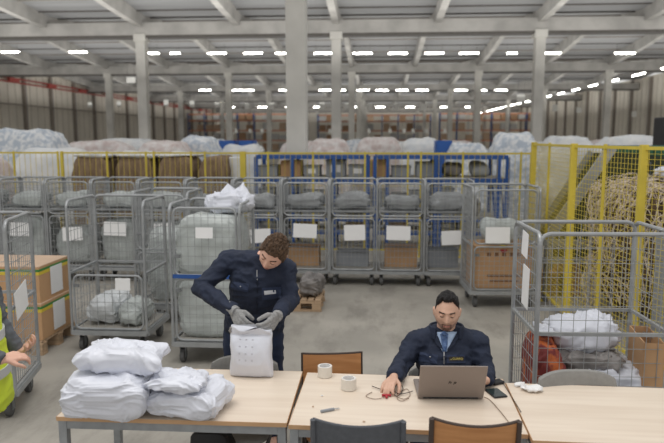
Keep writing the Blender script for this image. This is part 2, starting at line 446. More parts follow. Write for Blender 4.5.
# bulk parcel bags beyond the yellow fence
def bulk(px0, px1, ytop, Y, m, label, seed, cat='parcel heap', depth=1.3, group=None):
    a = PY(px0, ytop, Y); b = PY(px1, ytop, Y); w = b.x-a.x
    return sack('parcel_heap', label, cat, ((a.x+b.x)/2, Y+depth/2, 0), (w, depth, a.z), m, seed, wr=.03, e=.35, freq=2.2, lump=.05, nu=60, nv=30, group=group)
B = [(-30, 52, 129, 16, M['bluew'], 'tall blue and white netted parcel heap at the far left beyond the fence'),
     (54, 128, 141, 20, M['pinkw'], 'pinkish parcel heap right of the tall blue and white heap'),
     (84, 152, 138.5, 24, M['whitew'], 'long white-capped parcel heap in front of the left wall'),
     (130, 184, 141, 17, M['pinkw'], 'pink and white parcel heap below the left foremost column'),
     (172, 214, 136, 18.5, M['bluew'], 'rounded pale blue parcel heap left of the big central column'),
     (212, 262, 145, 20, M['whitew'], 'low white wrapped heap behind the blue bins left of the central column'),
     (306, 352, 139, 20, M['pinkw'], 'pale pink parcel heap just right of the big central column'),
     (354, 404, 137, 22, M['pinkw'], 'mottled cream parcel heap in the middle of the hall'),
     (400, 446, 138, 20, M['whitew'], 'white parcel heap beside the blue bin right of the hall centre'),
     (446, 496, 143, 18, M['bluew'], 'low blue-grey parcel heap left of the tall white bag heap'),
     (495, 545, 132, 14, M['bluew'], 'tall white rounded bag heap behind the fence corner'),
     (546, 602, 136, 19, M['whitew'], 'white wrapped parcel heap between fence corner and green conveyor'),
     (600, 680, 136, 17, M['whitew'], 'white wrapped parcel heap behind the green drum at the right')]
for i, b in enumerate(B): bulk(b[0], b[1], b[2], b[3], b[4], b[5], i+1)
for i in range(11):
    a = 60+i*52+(i % 3)*9
    bulk(a, a+46, 141.5-(i % 3), 26+(i % 2)*3, [M['whitew'], M['pinkw'], M['bluew']][i % 3], 'blurred parcel heap standing in the rows of the far floor', 30+i, group='far rows of parcel heaps')
for (px, w, Y, lab) in ((229, .5, 22.3, 'left of two small blue bins beside the central column'), (248, .45, 22.3, 'right of two small blue bins beside the central column'), (443, .4, 18.9, 'blue bin among white parcels right of hall centre')):
    p = PY(px, 140.5, Y)
    t = thing('blue_bin', lab, 'bin', (p.x, Y, 0))
    m = MB(); h = p.z; m.box((0, 0, .2), (w, .7, .06))
    for s in (-1, 1): m.box((s*w/2, 0, h/2+.1), (.05, .7, h-.2)); m.box((0, s*.35, h/2+.1), (w, .05, h-.2))
    m.build('body', M['bluebin'], t)
    m = MB()
    for s in (-1, 1):
        for q in (-1, 1): m.cyl((s*w*.4-.02, q*.28, .09), (s*w*.4+.02, q*.28, .09), .09, 12)
    m.build('wheels', M['black'], t)
p = PY(671, 137, 12.5)
t = thing('machine_head', 'black machine with vents high up at the right edge of the picture', 'machine', (p.x+.5, 12.9, 0))
MB().box((0, 0, (p.z+.9)/2+.35), (1.1, .6, p.z-1.6+.75)).build('housing', M['black'], t, bevel=.03)
m = MB()
for q in range(5): m.box((-.4+q*.2, -.31, p.z-.2), (.12, .03, .16))
m.build('vent', M['wheel'], t)
MB().box((0, 0, .7), (.9, .5, 1.4)).build('pedestal', M['zincd'], t)
MB().cyl((-.3, 0, p.z-.05), (-.3, 0, p.z+.1), .12, 12).build('cap', M['black'], t)
# ------------------------------------------------------------------ brown bales and wrapped stack at left
xs = [(66, 108), (109, 152), (153, 193), (194, 227)]
names = ['leftmost brown bale with white film on top behind the yellow fence', 'second brown bale from the left behind the yellow fence', 'third brown bale from the left behind the yellow fence', 'rightmost brown bale behind the yellow fence, beside a white roll']
for i, (a, b) in enumerate(xs):
    pa = PY(a, 156, 12.2); pb = PY(b, 156, 12.2)
    t = thing('brown_bale', names[i], 'bale', ((pa.x+pb.x)/2, 12.75, 0))
    sack_mesh(pb.x-pa.x-.03, 1.0, pa.z-.0, 50+i, wr=.012, e=.14, freq=4, nu=60, nv=36).build('body', M['bale'], t, smooth=True)
    if i < 3: sack_mesh(pb.x-pa.x+.02, .95, .12, 55+i, wr=.02, e=.5, freq=4, nu=50, nv=20).build('film_cover', M['whitew'], t, (0, 0, pa.z-.05), smooth=True)
a = PY(12, 148, 13.3); b = PY(68, 148, 13.3)
m = sack_mesh(b.x-a.x+.5, 1.3, a.z, 61, wr=.015, e=.3, freq=3, nu=60, nv=36)
for i, v in enumerate(m.v): m.v[i] = (v[0]*(1.25-.4*v[2]/a.z), v[1], v[2])
tag(m.build('wrapped_stack', M['whitew'], None, ((a.x+b.x)/2, 14.0, 0), smooth=True), 'white film-wrapped stack behind the fence at the left', 'wrapped stack')
a = PY(-20, 158, 12.4); b = PY(8, 158, 12.4)
sack('parcel_heap', 'reddish parcel heap at the left edge behind the yellow fence', 'parcel heap', ((a.x+b.x)/2, 12.4, 0), (b.x-a.x, .8, a.z), M['pinkw'], 65, wr=.02, freq=3)
a = PY(236, 157, 12.6)
tag(MB().cyl((a.x, 12.7, 0), (a.x, 12.7, a.z), .16, 20).build('film_roll', M['whitew'], smooth=False, bevel=.02), 'upright white roll beside the thick yellow fence post', 'film roll')
# ------------------------------------------------------------------ yellow fences
def fence(name_label, posts, top, vs_, hs_, wire, rz=0):
    # posts: list of (x, y, width)
    o = V((posts[0][0], posts[0][1], 0))
    t = thing('mesh_fence', name_label, 'fence', o)
    for x, y, w in posts:
        q = V((x, y, 0))-o
        MB().box((q.x, q.y, top/2), (w, w, top)).build('post', M['yellow'], t, bevel=.004)
        MB().box((q.x, q.y, .006), (w+.08, w+.08, .012)).build('foot_plate', M['yellow'], t)
    for (x0, y0, w0), (x1, y1, w1) in zip(posts[:-1], posts[1:]):
        a = V((x0, y0, 0))-o; b = V((x1, y1, 0))-o; d = b-a; L = d.length
        if L < .12: continue
        m = MB()
        for z in (top-.03, .12): m.bar(a+V((0, 0, z)), b+V((0, 0, z)), .03)
        n = max(2, int(L/vs_))
        for k in range(1, n): m.bar(a+d*(k/n)+V((0, 0, .12)), a+d*(k/n)+V((0, 0, top-.03)), wire)
        nz_ = int((top-.15)/hs_)
        for k in range(1, nz_):
            z = .12+(top-.15)*k/nz_; m.bar(a+V((0, 0, z)), b+V((0, 0, z)), wire)
        m.build('mesh_panel', M['yellow'], t)
    return t
FY = 11.5
fz = PY(300, 151.5, FY).z
pw = {62: .05}
pp = []
for px in (-40, 14, 58, 62, 107, 146, 154, 191, 205): q = PY(px, 160, FY); pp.append((q.x, FY, pw.get(px, .032)))
q = PY(243, 160, FY); pp.append((q.x, FY, .10))
for px in (268, 313, 365, 408, 421, 463, 521, 531): q = PY(px, 160, FY); pp.append((q.x, FY, .032))
fence('long yellow mesh fence running behind the back row of roll cages', pp, fz, .095, .45, .006)
Apt = PY(534, 150, 9.4); Bpt = PY(574, 150, 7.3); Cpt = PY(644, 150, 5.95); Dpt = PY(735, 150, 5.2)
m1 = (Apt*.55+Bpt*.45); m2 = (Bpt*.5+Cpt*.5)
fence('tall yellow mesh fence with thick posts at the right in front of the green conveyor',
      [(Apt.x, Apt.y, .07), (m1.x, m1.y, .03), (Bpt.x, Bpt.y, .066), (m2.x, m2.y, .03), (Cpt.x, Cpt.y, .062), (Dpt.x, Dpt.y, .08)],
      2.06, .06, .048, .0035)
# ------------------------------------------------------------------ blue racks behind the cages
def blue_rack(pxs, Y, zs, label, dep=.9):
    x0 = PY(pxs[0], 160, Y).x
    t = thing('blue_rack', label, 'rack', (x0, Y, 0))
    X = [PY(p_, 160, Y).x-x0 for p_ in pxs]
    for x in X:
        m = MB()
        for yy in (0, dep): m.box((x, yy, zs[-1]/2), (.07, .07, zs[-1]))
        m.bar((x, 0, .3), (x, dep, zs[-1]-.2), .04)
        m.build('upright', M['blue'], t)
    for z in zs:
        m = MB()
        for yy in (0, dep): m.box(((X[0]+X[-1])/2, yy, z), (X[-1]-X[0], .05, .08))
        m.build('beam', M['blue'], t)
        MB().box(((X[0]+X[-1])/2, dep/2, z+.045), (X[-1]-X[0]-.08, dep-.06, .02)).build('shelf', M['board'], t)
    return t, x0, X
def zat(py, Y): return PY(330, py, Y).z
RY = 12.4
zs = [.30, zat(219, RY), zat(180, RY), zat(157, RY)]
for pxs, lab in (((256, 292, 334, 368), 'blue steel shelving left half, behind the grey roll cages and the man in navy'), ((375, 388, 436, 440, 499, 508), 'blue steel shelving right half ending beside the fence corner')):
    blue_rack(pxs, RY, zs, lab)
rk = random.Random(11); n = 0
plac = ['top', 'middle', 'lower', 'bottom']
for si, z in enumerate(zs[:-1]):
    px = 260
    while px < 500:
        w = rk.uniform(14, 22)
        if rk.random() < .9:
            a = PY(px, 170, RY+.35); b = PY(px+w, 170, RY+.35)
            hh = (zs[si+1]-z)*rk.uniform(.45, .75); kind = rk.random()
            c = ((a.x+b.x)/2, RY+.42, z+.056)
            side = 'left' if px < 368 else 'right'
            sh = ['bottom', 'lower', 'middle'][si]
            if kind < .5:
                t = thing('storage_box', 'grey storage box on the %s shelf of the %s blue shelving' % (sh, side), 'box', c, 0, 'grey boxes on the %s shelf of the %s blue shelving' % (sh, side))
                MB().box((0, 0, hh/2), (b.x-a.x, .5, hh)).build('body', M['tote'], t, bevel=.01)
                MB().box((0, 0, hh-.01), (b.x-a.x+.02, .52, .03)).build('rim', M['zincd'], t)
                if rk.random() < .6: MB().box((0, -.254, hh*.5), ((b.x-a.x)*.5, .004, hh*.45)).build('label_sheet', M['paper'], t)
            elif kind < .72:
                t = MB().box((0, 0, hh/2), (b.x-a.x, .5, hh)).build('cardboard_box', M['card'], None, c, bevel=.005)
                tag(t, 'brown carton on the %s shelf of the %s blue shelving' % (sh, side), 'box', 'brown cartons on the %s shelf of the %s blue shelving' % (sh, side))
            else:
                sack('parcel_bag', 'dark parcel bag on the %s shelf of the %s blue shelving' % (sh, side), 'parcel bag', c, (b.x-a.x, .5, hh), M['polyd'] if kind < .9 else M['polyg'], 80+n, nu=36, nv=20, group='parcel bags on the %s shelf of the %s blue shelving' % (sh, side))
        px += w+rk.uniform(2, 7); n += 1
# ------------------------------------------------------------------ roll cages
def rpath(w, h, c=.07, n=5, z0=0):                 # inverted U with rounded upper corners
    p = [(0, 0, z0)]
    for k in range(n+1):
        a = math.pi-math.pi/2*k/n; p.append((c+c*math.cos(a), 0, h-c+c*math.sin(a)))
    for k in range(n+1):
        a = math.pi/2-math.pi/2*k/n; p.append((w-c+c*math.cos(a), 0, h-c+c*math.sin(a)))
    p.append((w, 0, z0)); return p
def loop(w, z0, z1, c=.06, n=5):
    p = []
    for cx, cz, a0 in ((w-c, z1-c, 0), (c, z1-c, 90), (c, z0+c, 180), (w-c, z0+c, 270)):
        for k in range(n+1):
            a = R(a0+90*k/n); p.append((cx+c*math.cos(a), 0, cz+c*math.sin(a)))
    return p
def panel_mb(w, z0, z1, nvw, nhw, r=.014, wr=.0045, rails=(), kind='u'):
    m = MB()
    if kind == 'u': m.tube(rpath(w, z1, z0=z0), r, 8); m.bar((0, 0, z0+.03), (w, 0, z0+.03), .022)
    else: m.tube(loop(w, z0, z1), r, 8, closed=True)
    for k in range(1, nvw): x = w*k/nvw; m.bar((x, 0, z0+.02), (x, 0, z1), wr)
    for k in range(1, nhw): z = z0+(z1-z0)*k/nhw; m.bar((0, 0, z), (w, 0, z), wr)
    for z in rails: m.bar((0, 0, z), (w, 0, z), .022)
    return m
def roll_cage(label, loc, rz=0, W=.70, D=.64, Ht=1.515, lower=True, upper=True, shelf=None, sheets=(), nv=9, nh=14, wire=.0045, board=True, group=None, rail=.85, blue=False, right=True, sheetside=(), front=False):
    t = thing('roll_cage', label, 'roll cage', loc, rz, group)
    zd = .20
    m = MB()
    for y in (-D/2, D/2): m.bar((-W/2, y, zd), (W/2, y, zd), .04, .045)
    for x in (-W/2, W/2): m.bar((x, -D/2, zd), (x, D/2, zd), .04, .045)
    for k in range(1, 6): m.bar((-W/2, -D/2+D*k/6, zd), (W/2, -D/2+D*k/6, zd), .018)
    for k in range(1, 4): m.bar((-W/2+W*k/4, -D/2, zd-.012), (-W/2+W*k/4, D/2, zd-.012), .018)
    m.build('base_frame', M['zinc'], t)
    if board: MB().box((0, 0, zd+.03), (W-.05, D-.05, .012)).build('deck_board', M['board'], t)
    for sx in (-1, 1):
        for sy in (-1, 1):
            x = sx*(W/2-.07); y = sy*(D/2-.08)
            m = MB().box((x, y, zd-.03), (.09, .09, .012))
            for q in (-1, 1): m.box((x+q*.025, y, .115), (.006, .05, .13))
            m.cyl((x-.03, y, .063), (x+.03, y, .063), .01, 8)
            c = m.build('caster', M['zincd'], t)
            w = MB().cyl((x-.021, y, .069), (x+.021, y, .069), .068, 20).build('wheel', M['wheel'], c, bevel=.006)
            MB().cyl((x-.024, y, .069), (x+.024, y, .069), .025, 12).build('hub', M['zinc'], c)
    sides = ((-1, 'side_panel'), (1, 'side_panel')) if right else ((-1, 'side_panel'),)
    for sx, nm in sides:
        pm = panel_mb(D, zd, Ht, nv, nh, wr=wire, rails=(rail,))
        pm.xf(Matrix.Translation((sx*W/2, -D/2, 0)) @ Matrix.Rotation(math.pi/2, 4, 'Z'))
        pm.build(nm, M['zinc'], t)
    pm = panel_mb(W, zd, Ht, nv, nh, wr=wire, rails=(rail,)); pm.xf(Matrix.Translation((-W/2, D/2-.015, 0))); pm.build('back_panel', M['zinc'], t)
    if front:
        pm = panel_mb(W, zd, Ht, nv, nh, wr=wire, rails=(rail, zd+.3)); pm.xf(Matrix.Translation((-W/2, -D/2+.01, 0))); pm.build('front_panel', M['zinc'], t)
    if lower:
        pm = panel_mb(W-.07, zd+.04, rail-.02, nv, int(nh*.5), r=.011, wr=wire, kind='l'); pm.xf(Matrix.Translation((-W/2+.035, -D/2+.005, 0))); g = pm.build('lower_gate', M['zinc'], t)
        MB().box((-W/2+.07, -D/2-.014, rail-.12), (.05, .018, .03)).build('latch', M['zincd'], g)
    if upper:
        pm = panel_mb(W-.07, rail+.02, Ht-.03, nv, int(nh*.5), r=.011, wr=wire, kind='l'); pm.xf(Matrix.Translation((-W/2+.035, -D/2+.005, 0))); g = pm.build('upper_gate', M['zinc'], t)
        MB().box((-W/2+.07, -D/2-.014, rail+.2), (.05, .018, .03)).build('latch', M['zincd'], g)
    if shelf: 
        m = MB().box((0, 0, shelf), (W-.05, D-.05, .015))
        for y in (-D/2+.03, D/2-.03): m.bar((-W/2, y, shelf), (W/2, y, shelf), .03, .025)
        m.build('middle_shelf', M['zinc'], t)
    if blue: MB().bar((-W/2+.02, -D/2-.01, rail+.01), (W/2-.02, -D/2-.01, rail+.01), .012, .035).build('blue_strap', M['blue'], t)
    for (x, z, w, h, a) in sheets:
        MB().box((0, 0, 0), (w, .003, h)).build('label_sheet', M['paper'], t, (x, -D/2-.018, z), rot=(R(-4), R(a), 0))
    for (x, y, z, w, h, a) in sheetside:
        MB().box((0, 0, 0), (.003, w, h)).build('label_sheet', M['paper'], t, (x, y, z), rot=(R(a), 0, 0))
    return t
yF = P(352, 286, 0).y
xr0 = [PY(px, 230, yF).x for px in (281, 329, 376, 424)]
Wb = .695
blbl = {
 -2: 'grey roll cage with a taped sheet half hidden behind the man packing',
 -1: 'grey roll cage right behind the head of the man packing',
 0: 'first full roll cage right of the man packing, white sheet on its front',
 1: 'second roll cage right of the man packing, grey bag on its shelf',
 2: 'third roll cage right of the man packing, wide white sheet on its front',
 3: 'fourth roll cage right of the man packing, beside the big brown carton',
 -3: 'back row roll cage just left of the white bag with pointed corners',
 -4: 'roll cage in the back row behind the open nearer cage at the left',
 -5: 'roll cage in the back row with small sheet, above the open nearer cage',
 -6: 'roll cage in the back row holding clear bags above the stacked cartons',
 -7: 'leftmost roll cage of the back row at the picture edge'}
ordn = ['first', 'second', 'third', 'fourth', 'fifth', 'sixth', 'seventh']
for k in range(-7, 4):
    x = xr0[0]+.695*k*1.005+Wb/2-.0
    if k >= 0: x = xr0[k]+Wb/2
    sw = [(.0, .80, .34, .20, 2), (.02, .78, .30, .22, -2), (-.03, .78, .34, .20, 1), (.05, .72, .3, .2, -3)][k % 4]
    roll_cage(blbl[k], (x, yF+.32, 0), 0, W=.67, D=.62, sheets=(sw,), nv=11, nh=16, wire=.005, shelf=1.08, rail=1.0, group='roll cages in the back row')
    where = ('%s back-row cage right of the packing man' % ordn[k]) if k >= 0 else ('%s back-row cage left of the packing man' % ordn[-k-1])
    rs = random.Random(k+50)
    sack('parcel_bag', 'grey parcel bag on the shelf, ' + where, 'parcel bag', (x+rs.uniform(-.04, .04), yF+.30, 1.092), (.54, .45, rs.uniform(.20, .27)), M['polyg'] if k >= -2 else M['film'], 120+k, nu=60, nv=30, e=.35, freq=10, wr=.012)
    if k < -1:
        sack('parcel_bag', 'pale film bag on the deck, ' + where, 'parcel bag', (x, yF+.34, .238), (.58, .5, rs.uniform(.55, .78)), M['film'], 140+k, nu=60, nv=30, e=.28, freq=8, wr=.012, lump=.02)
    else:
        t = thing('storage_box', 'open grey box on the deck, ' + where, 'box', (x-.06+.04*(k % 3), yF+.42, .238))
        h_ = rs.uniform(.18, .34); m = MB().box((0, 0, .01), (.46, .3, .02))
        for s in (-1, 1): m.box((s*.23, 0, h_/2), (.015, .3, h_)); m.box((0, s*.15, h_/2), (.46, .015, h_))
        m.build('body', M['tote'] if k % 2 else M['card'], t)
        MB().tube([(-.235, -.155, h_), (.235, -.155, h_), (.235, .155, h_), (-.235, .155, h_)], .01, 6, closed=True).build('rim', M['zincd'], t)
# cage with the big brown carton
g = P(501, 309, 0)
c5x0 = PY(469, 300, g.y).x; c5x1 = PY(536, 300, g.y).x
w5 = c5x1-c5x0
c5 = V(((c5x0+c5x1)/2, g.y+.36, 0))
roll_cage('grey roll cage holding a big brown carton, right of the back row', c5, R(3), W=w5, D=.66, nv=12, nh=18, wire=.0045, sheets=((-.1, .93, .30, .2, 0),), lower=True, group=None, rail=.80)
t = thing('cardboard_box', 'big brown carton with red mark inside the roll cage behind the seated man', 'box', c5+V((.0, 0, .24)), R(3))
bw, bh = w5-.10, .54
MB().box((0, 0, bh/2), (bw, .52, bh)).build('body', M['card'], t, bevel=.006)
MB().box((0, 0, bh+.0015), (.06, .52, .003)).build('tape_strip', M['tapey'], t)
for q in range(5): MB().box((-bw*.25+q*bw*.13, -.2615, bh*.80), (.05, .002, .05)).build('printed_mark', M['printb'], t)
MB().box((.02, -.2615, bh*.3), (bw*.6, .002, .03)).build('printed_mark', M['printb'], t); MB().box((.02, -.2615, bh*.18), (bw*.5, .002, .025)).build('printed_mark', M['printb'], t)
MB().add([(-.05, -.262, bh*.92), (.05, -.262, bh*.92), (0, -.262, bh*.80)], [(0, 1, 2)]).build('red_mark', M['red'], t)
sack('parcel_bag', 'grey parcel bag on top of the big brown carton in its cage', 'parcel bag', c5+V((0, 0, .24+bh+.004)), (.5, .4, .34), M['film'], 160)
# right foreground cage
g = P(539, 234, 1.515); fx0 = g.x; fy0 = g.y
c6 = V((fx0+.43, fy0+.33, 0))
roll_cage('large roll cage in the right foreground full of torn bags, behind the right table', c6, R(2), W=.86, D=.64, nv=11, nh=14, wire=.0034, rail=.86, upper=False, lower=False, front=True,
          sheetside=((-.448, -.02, 1.40, .15, .17, 6), (-.45, -.08, 1.12, .16, .28, 4)))
sack('parcel_bag', 'light grey parcel bag on top of the pile in the right foreground cage', 'parcel bag', c6+V((.03, .10, .63)), (.52, .42, .27), M['poly'], 170, rz=.1, tilt=(0, -.16), wr=.016, e=.7)
sack('parcel_bag', 'dark grey crumpled bag under the light grey one in the right cage', 'parcel bag', c6+V((.01, .0, .53)), (.46, .42, .17), M['polyd'], 171, rz=-.1, tilt=(0, -.08), wr=.02)
sack('parcel_bag', 'white crumpled parcel bag at the bottom front of the right cage', 'parcel bag', c6+V((.12, -.04, .235)), (.54, .5, .36), M['poly'], 172, wr=.02)
sack('woven_sack', 'red and orange woven sack at the left inside the right foreground cage', 'sack', c6+V((-.29, -.06, .235)), (.25, .48, .56), M['redsack'], 173, wr=.008)
sack('parcel_bag', 'small crumpled white bag on top of the red and orange sack', 'parcel bag', c6+V((-.30, -.06, .775)), (.17, .3, .08), M['poly'], 174, wr=.010)
t = thing('cardboard_box', 'tall open brown carton leaning inside the right foreground cage at the picture edge', 'box', c6+V((.372, -.09, .40)), R(-8))
m = MB()
m.box((0, 0, .01), (.12, .4, .02)); m.box((-.06, 0, .2), (.008, .4, .4)); m.box((.06, 0, .2), (.008, .4, .4)); m.box((0, .2, .2), (.12, .008, .4)); m.box((0, -.2, .2), (.12, .008, .4))
m.build('body', M['card'], t)
# left cages
L1 = P(31, 402, 0); L1n = P(4, 431, 0)
LX = (PY(31, 300, 5.03).x+PY(4, 300, 4.41).x)/2; print('LX', LX, PY(31, 300, 5.03).x, PY(4, 300, 4.41).x)
roll_cage('roll cage at the left edge beside the person in the yellow vest', (LX-.35, 4.72, 0), math.atan2(PY(4, 300, 4.41).x-PY(31, 300, 5.03).x, .62), W=.70, D=.64, nv=13, nh=16, wire=.004, upper=False,
          sheetside=((.375, -.12, .88, .30, .22, 10),))
q = P(70, 350, 0)
a = PY(70, 300, 6.04).x; b = PY(143, 300, 6.04).x
roll_cage('open-fronted roll cage with plastic bags behind its lower gate, left of the tall full cage', ((a+b)/2+.02, 6.36, 0), 0, W=b-a+.02, D=.64, upper=False, rail=.80, sheets=((.16, .70, .15, .12, 0), ), nv=9, nh=13, wire=.0042)
cx2 = (a+b)/2+.02
sack('parcel_bag', 'clear plastic bag on the left inside the open-fronted roll cage', 'parcel bag', (cx2-.12, 6.36, .238), (.36, .5, .30), M['filmw'], 180, wr=.014)
sack('parcel_bag', 'clear plastic bag on the right inside the open-fronted roll cage', 'parcel bag', (cx2+.17, 6.34, .238), (.28, .5, .24), M['film'], 181, wr=.014)
# a second narrow cage to its right whose side shows
a = PY(150, 300, 6.3).x; b = PY(169, 300, 6.3).x
a3 = PY(172, 300, 5.75).x; b3 = PY(241, 300, 5.75).x
roll_cage('tall roll cage full of clear film bags, left of the man packing', ((a3+b3)/2, 6.07, 0), 0, W=b3-a3, D=.64, blue=True, rail=.84, nv=9, nh=14, wire=.0038, sheets=((.0, 1.26, .16, .10, 0),))
cx3 = (a3+b3)/2
sack('parcel_bag', 'large clear film bag in the lower half of the tall full cage', 'parcel bag', (cx3, 6.08, .238), (.60, .55, .57), M['film'], 183, wr=.008, lump=.01, e=.16, freq=9)
sack('parcel_bag', 'large clear film bag in the upper half of the tall full cage', 'parcel bag', (cx3, 6.08, .80), (.60, .55, .60), M['film'], 184, wr=.008, lump=.01, e=.16, freq=9)
o = sack('parcel_bag', 'white film bag with pointed corners on top of the tall full cage', 'parcel bag', (cx3+.12, 6.20, 1.405), (.42, .38, .20), M['poly'], 185, wr=.02)
me = o.data
for v in me.vertices:
    for (qx, qy, s_) in ((.0, 0, .10), (.15, .05, .08)):
        r2 = (v.co.x-qx)**2+(v.co.y-qy)**2
        if v.co.z > .1: v.co.z += s_*math.exp(-r2/.0022)
# side gate leaning open between them
a = PY(148, 240, 6.15)
roll_cage('roll cage standing with its side towards the viewer between open cage and full cage', (PY(156, 300, 6.95).x+.05, 7.35, 0), 0, W=.62, D=.62, shelf=None, nv=9, nh=14, wire=.0042)
sack('parcel_bag', 'clear film bag in the cage between open cage and full cage', 'parcel bag', (PY(156, 300, 6.95).x+.05, 7.35, .238), (.5, .5, .85), M['film'], 188, wr=.014)
# ------------------------------------------------------------------ pallets and banded cartons
def pallet(loc, W, D, label, rz=0):
    t = thing('wooden_pallet', label, 'pallet', loc, rz)
    for k in range(7): MB().box((-W/2+W*(k+.5)/7, 0, .132), (W/7-.02, D, .02)).build('deck_board', M['wood'], t)
    for y in (-1, 0, 1):
        MB().box((0, y*(D/2-.05), .112), (W, .1, .02)).build('stringer', M['wood'], t)
        MB().box((0, y*(D/2-.05), .01), (W, .1, .02)).build('bottom_board', M['wood'], t)
        for x in (-1, 0, 1): MB().box((x*(W/2-.06), y*(D/2-.05), .061), (.11, .1, .082)).build('block', M['wood'], t)
    return t
px_ = PY(43, 340, 5.93).x
pallet((px_-.42, 6.27, 0), .86, .74, 'wooden pallet under the banded cartons at the left')
def banded(loc, W, D, Hh, label, sheet=True, rz=0):
    t = thing('cardboard_box', label, 'box', loc, rz)
    MB().box((0, 0, Hh/2), (W, D, Hh)).build('body', M['card'], t, bevel=.004)
    MB().box((0, 0, Hh+.002), (W-.004, D-.004, .006)).build('lid', M['cardtop'], t)
    m = MB()
    for z, h in ((Hh-.035, .022),):
        for s in (-1, 1): m.box((0, s*(D/2+.001), z), (W+.004, .003, h)); m.box((s*(W/2+.001), 0, z), (.003, D+.004, h))
    m.build('green_band', M['tapeg'], t)
    m = MB()
    z = Hh-.065; h = .03
    for s in (-1, 1): m.box((0, s*(D/2+.001), z), (W+.004, .003, h)); m.box((s*(W/2+.001), 0, z), (.003, D+.004, h))
    m.build('yellow_band', M['tapey'], t)
    if sheet: MB().box((W/2+.006, .02, Hh*.5), (.003, .24, Hh*.78)).build('label_sheet', M['paper'], t)
    return t
banded((px_-.38, 6.25, .145), .76, .64, .36, 'lower banded carton with white sheet, standing on the pallet')
banded((px_-.40, 6.27, .509), .76, .62, .36, 'upper banded carton with white sheet, topmost of the stack')
g = P(322, 312, 0)
pallet((g.x-.32, g.y+.30, 0), .62, .6, 'small wooden pallet under the dark netted sack beside the man packing')
sack('netted_sack', 'dark grey netted sack lying on the small pallet beside the man packing', 'sack', (PY(311, 290, g.y+.2).x, g.y+.28, .145), (.30, .40, .26), M['polyd'], 190, wr=.016)
# ------------------------------------------------------------------ strapping heap and conveyor
hx, hy = PY(662, 200, 7.9).x, 7.9
hz = 1.62
rs_ = random.Random(5)
core = sack_mesh(1.45, 1.3, hz-.05, 200, wr=.04, e=.6, freq=3, nu=60, nv=40)
for i, v in enumerate(core.v): core.v[i] = (v[0]*(1-.12*v[2]), v[1], v[2])
t = thing('strapping_heap', 'tall heap of tangled cream strapping behind the yellow fence at the right', 'strapping heap', (hx, hy, 0))
core.build('core', M['strapd'], t, smooth=True)
m = MB()
for k in range(760):
    a = rs_.uniform(0, 2*math.pi); u = rs_.random()
    rr = .80*math.sqrt(u) if rs_.random() < .45 else .80
    topz = hz*(1-.10*rr)+.05; p0 = V((rr*math.cos(a)*.95, rr*math.sin(a)*.85, topz if rr < .78 else rs_.uniform(.35, topz)))
    d = V((rs_.uniform(-1, 1), rs_.uniform(-1, 1), rs_.uniform(-.6, .8))); pts = [p0]; L = rs_.uniform(.3, .8); n_ = 9
    for q in range(n_):
        pp_ = pts[-1]+d.normalized()*(L/n_)
        rad = math.hypot(pp_.x/.95, pp_.y/.85)
        out = V((math.cos(a), math.sin(a), 0))
        d = d*1.0+V((rs_.uniform(-.6, .6), rs_.uniform(-.6, .6), -.35))+out*(.35 if rad < .82 and pp_.z < topz-.05 else -.1)
        if rad > .86: pp_.x *= .96; pp_.y *= .96
        pp_.z = max(pp_.z, .03); pts.append(pp_)
    m.tube(pts, .0055, 4)
o = m.build('loose_straps', M['strap'], t); o['kind'] = 'stuff'
sack('parcel_bag', 'white plastic sheet on top of the strapping heap', 'plastic sheet', (hx+.35, hy+.05, hz+.01), (.8, .7, .16), M['poly'], 203, wr=.02)
cy = 9.9
t = thing('inclined_conveyor', 'inclined conveyor with grey sides and dark green drum behind the right fence', 'conveyor', (PY(545, 240, cy).x, cy, 0))
e0 = V((0, 0, zat(238, cy))); pxx = PY(606, 152, cy); e1 = V((pxx.x-t.location.x, 0, pxx.z-.02))
for s, up_ in ((-.38, .10), (.45, 0)): MB().bar(e0+V((-.05, s, up_)), e1+V((-.05, s, up_)), .05, .15).build('side_beam', M['zinc'], t)
pz = [(e0.x, e0.z+.03), (e1.x, e1.z+.03), (e1.x+1.6, e1.z-.12), (e1.x+1.6, .15), (e0.x+.1, .15)]
m = MB(); m.add([(x, -.37, z) for x, z in pz]+[(x, -.34, z) for x, z in pz], [(0, 1, 2, 3, 4), (9, 8, 7, 6, 5)]+[(q, (q+1) % 5, 5+(q+1) % 5, 5+q) for q in range(5)])
m.build('side_skirt', M['skirt'], t)
for q in range(9): MB().box((e0.x+.35+q*.24, -.375, .25+(e1.z-.45)*min(1, (.2+q*.24)/e1.x)*.5), (.035, .02, max(.2, (e1.z-.3)*min(1, (.25+q*.24)/e1.x)))).build('skirt_rib', M['belt'], t)
m = MB()
for k in range(24): m.box(e0.lerp(e1, (k+.5)/24)+V((0, .05, 0)), (.05, .74, .06))
m.build('slat_belt', M['belt'], t)
m = MB()
n = 26
for k in range(n):
    x0 = e1.x+k*.11; m.cyl((x0, .05, e1.z-.03), (x0+.095, .05, e1.z-.03), .15, 18); m.cyl((x0+.09, .05, e1.z-.03), (x0+.115, .05, e1.z-.03), .11, 18)
m.build('green_drum', M['green'], t)
for x in (.25, 1.3, 2.6, 4.0):
    zz = (e0.z+(e1.z-e0.z)*min(1, x/e1.x))-.12
    for s in (-.35, .45): MB().box((x, s, zz/2), (.07, .07, zz)).build('stand', M['zincd'], t)
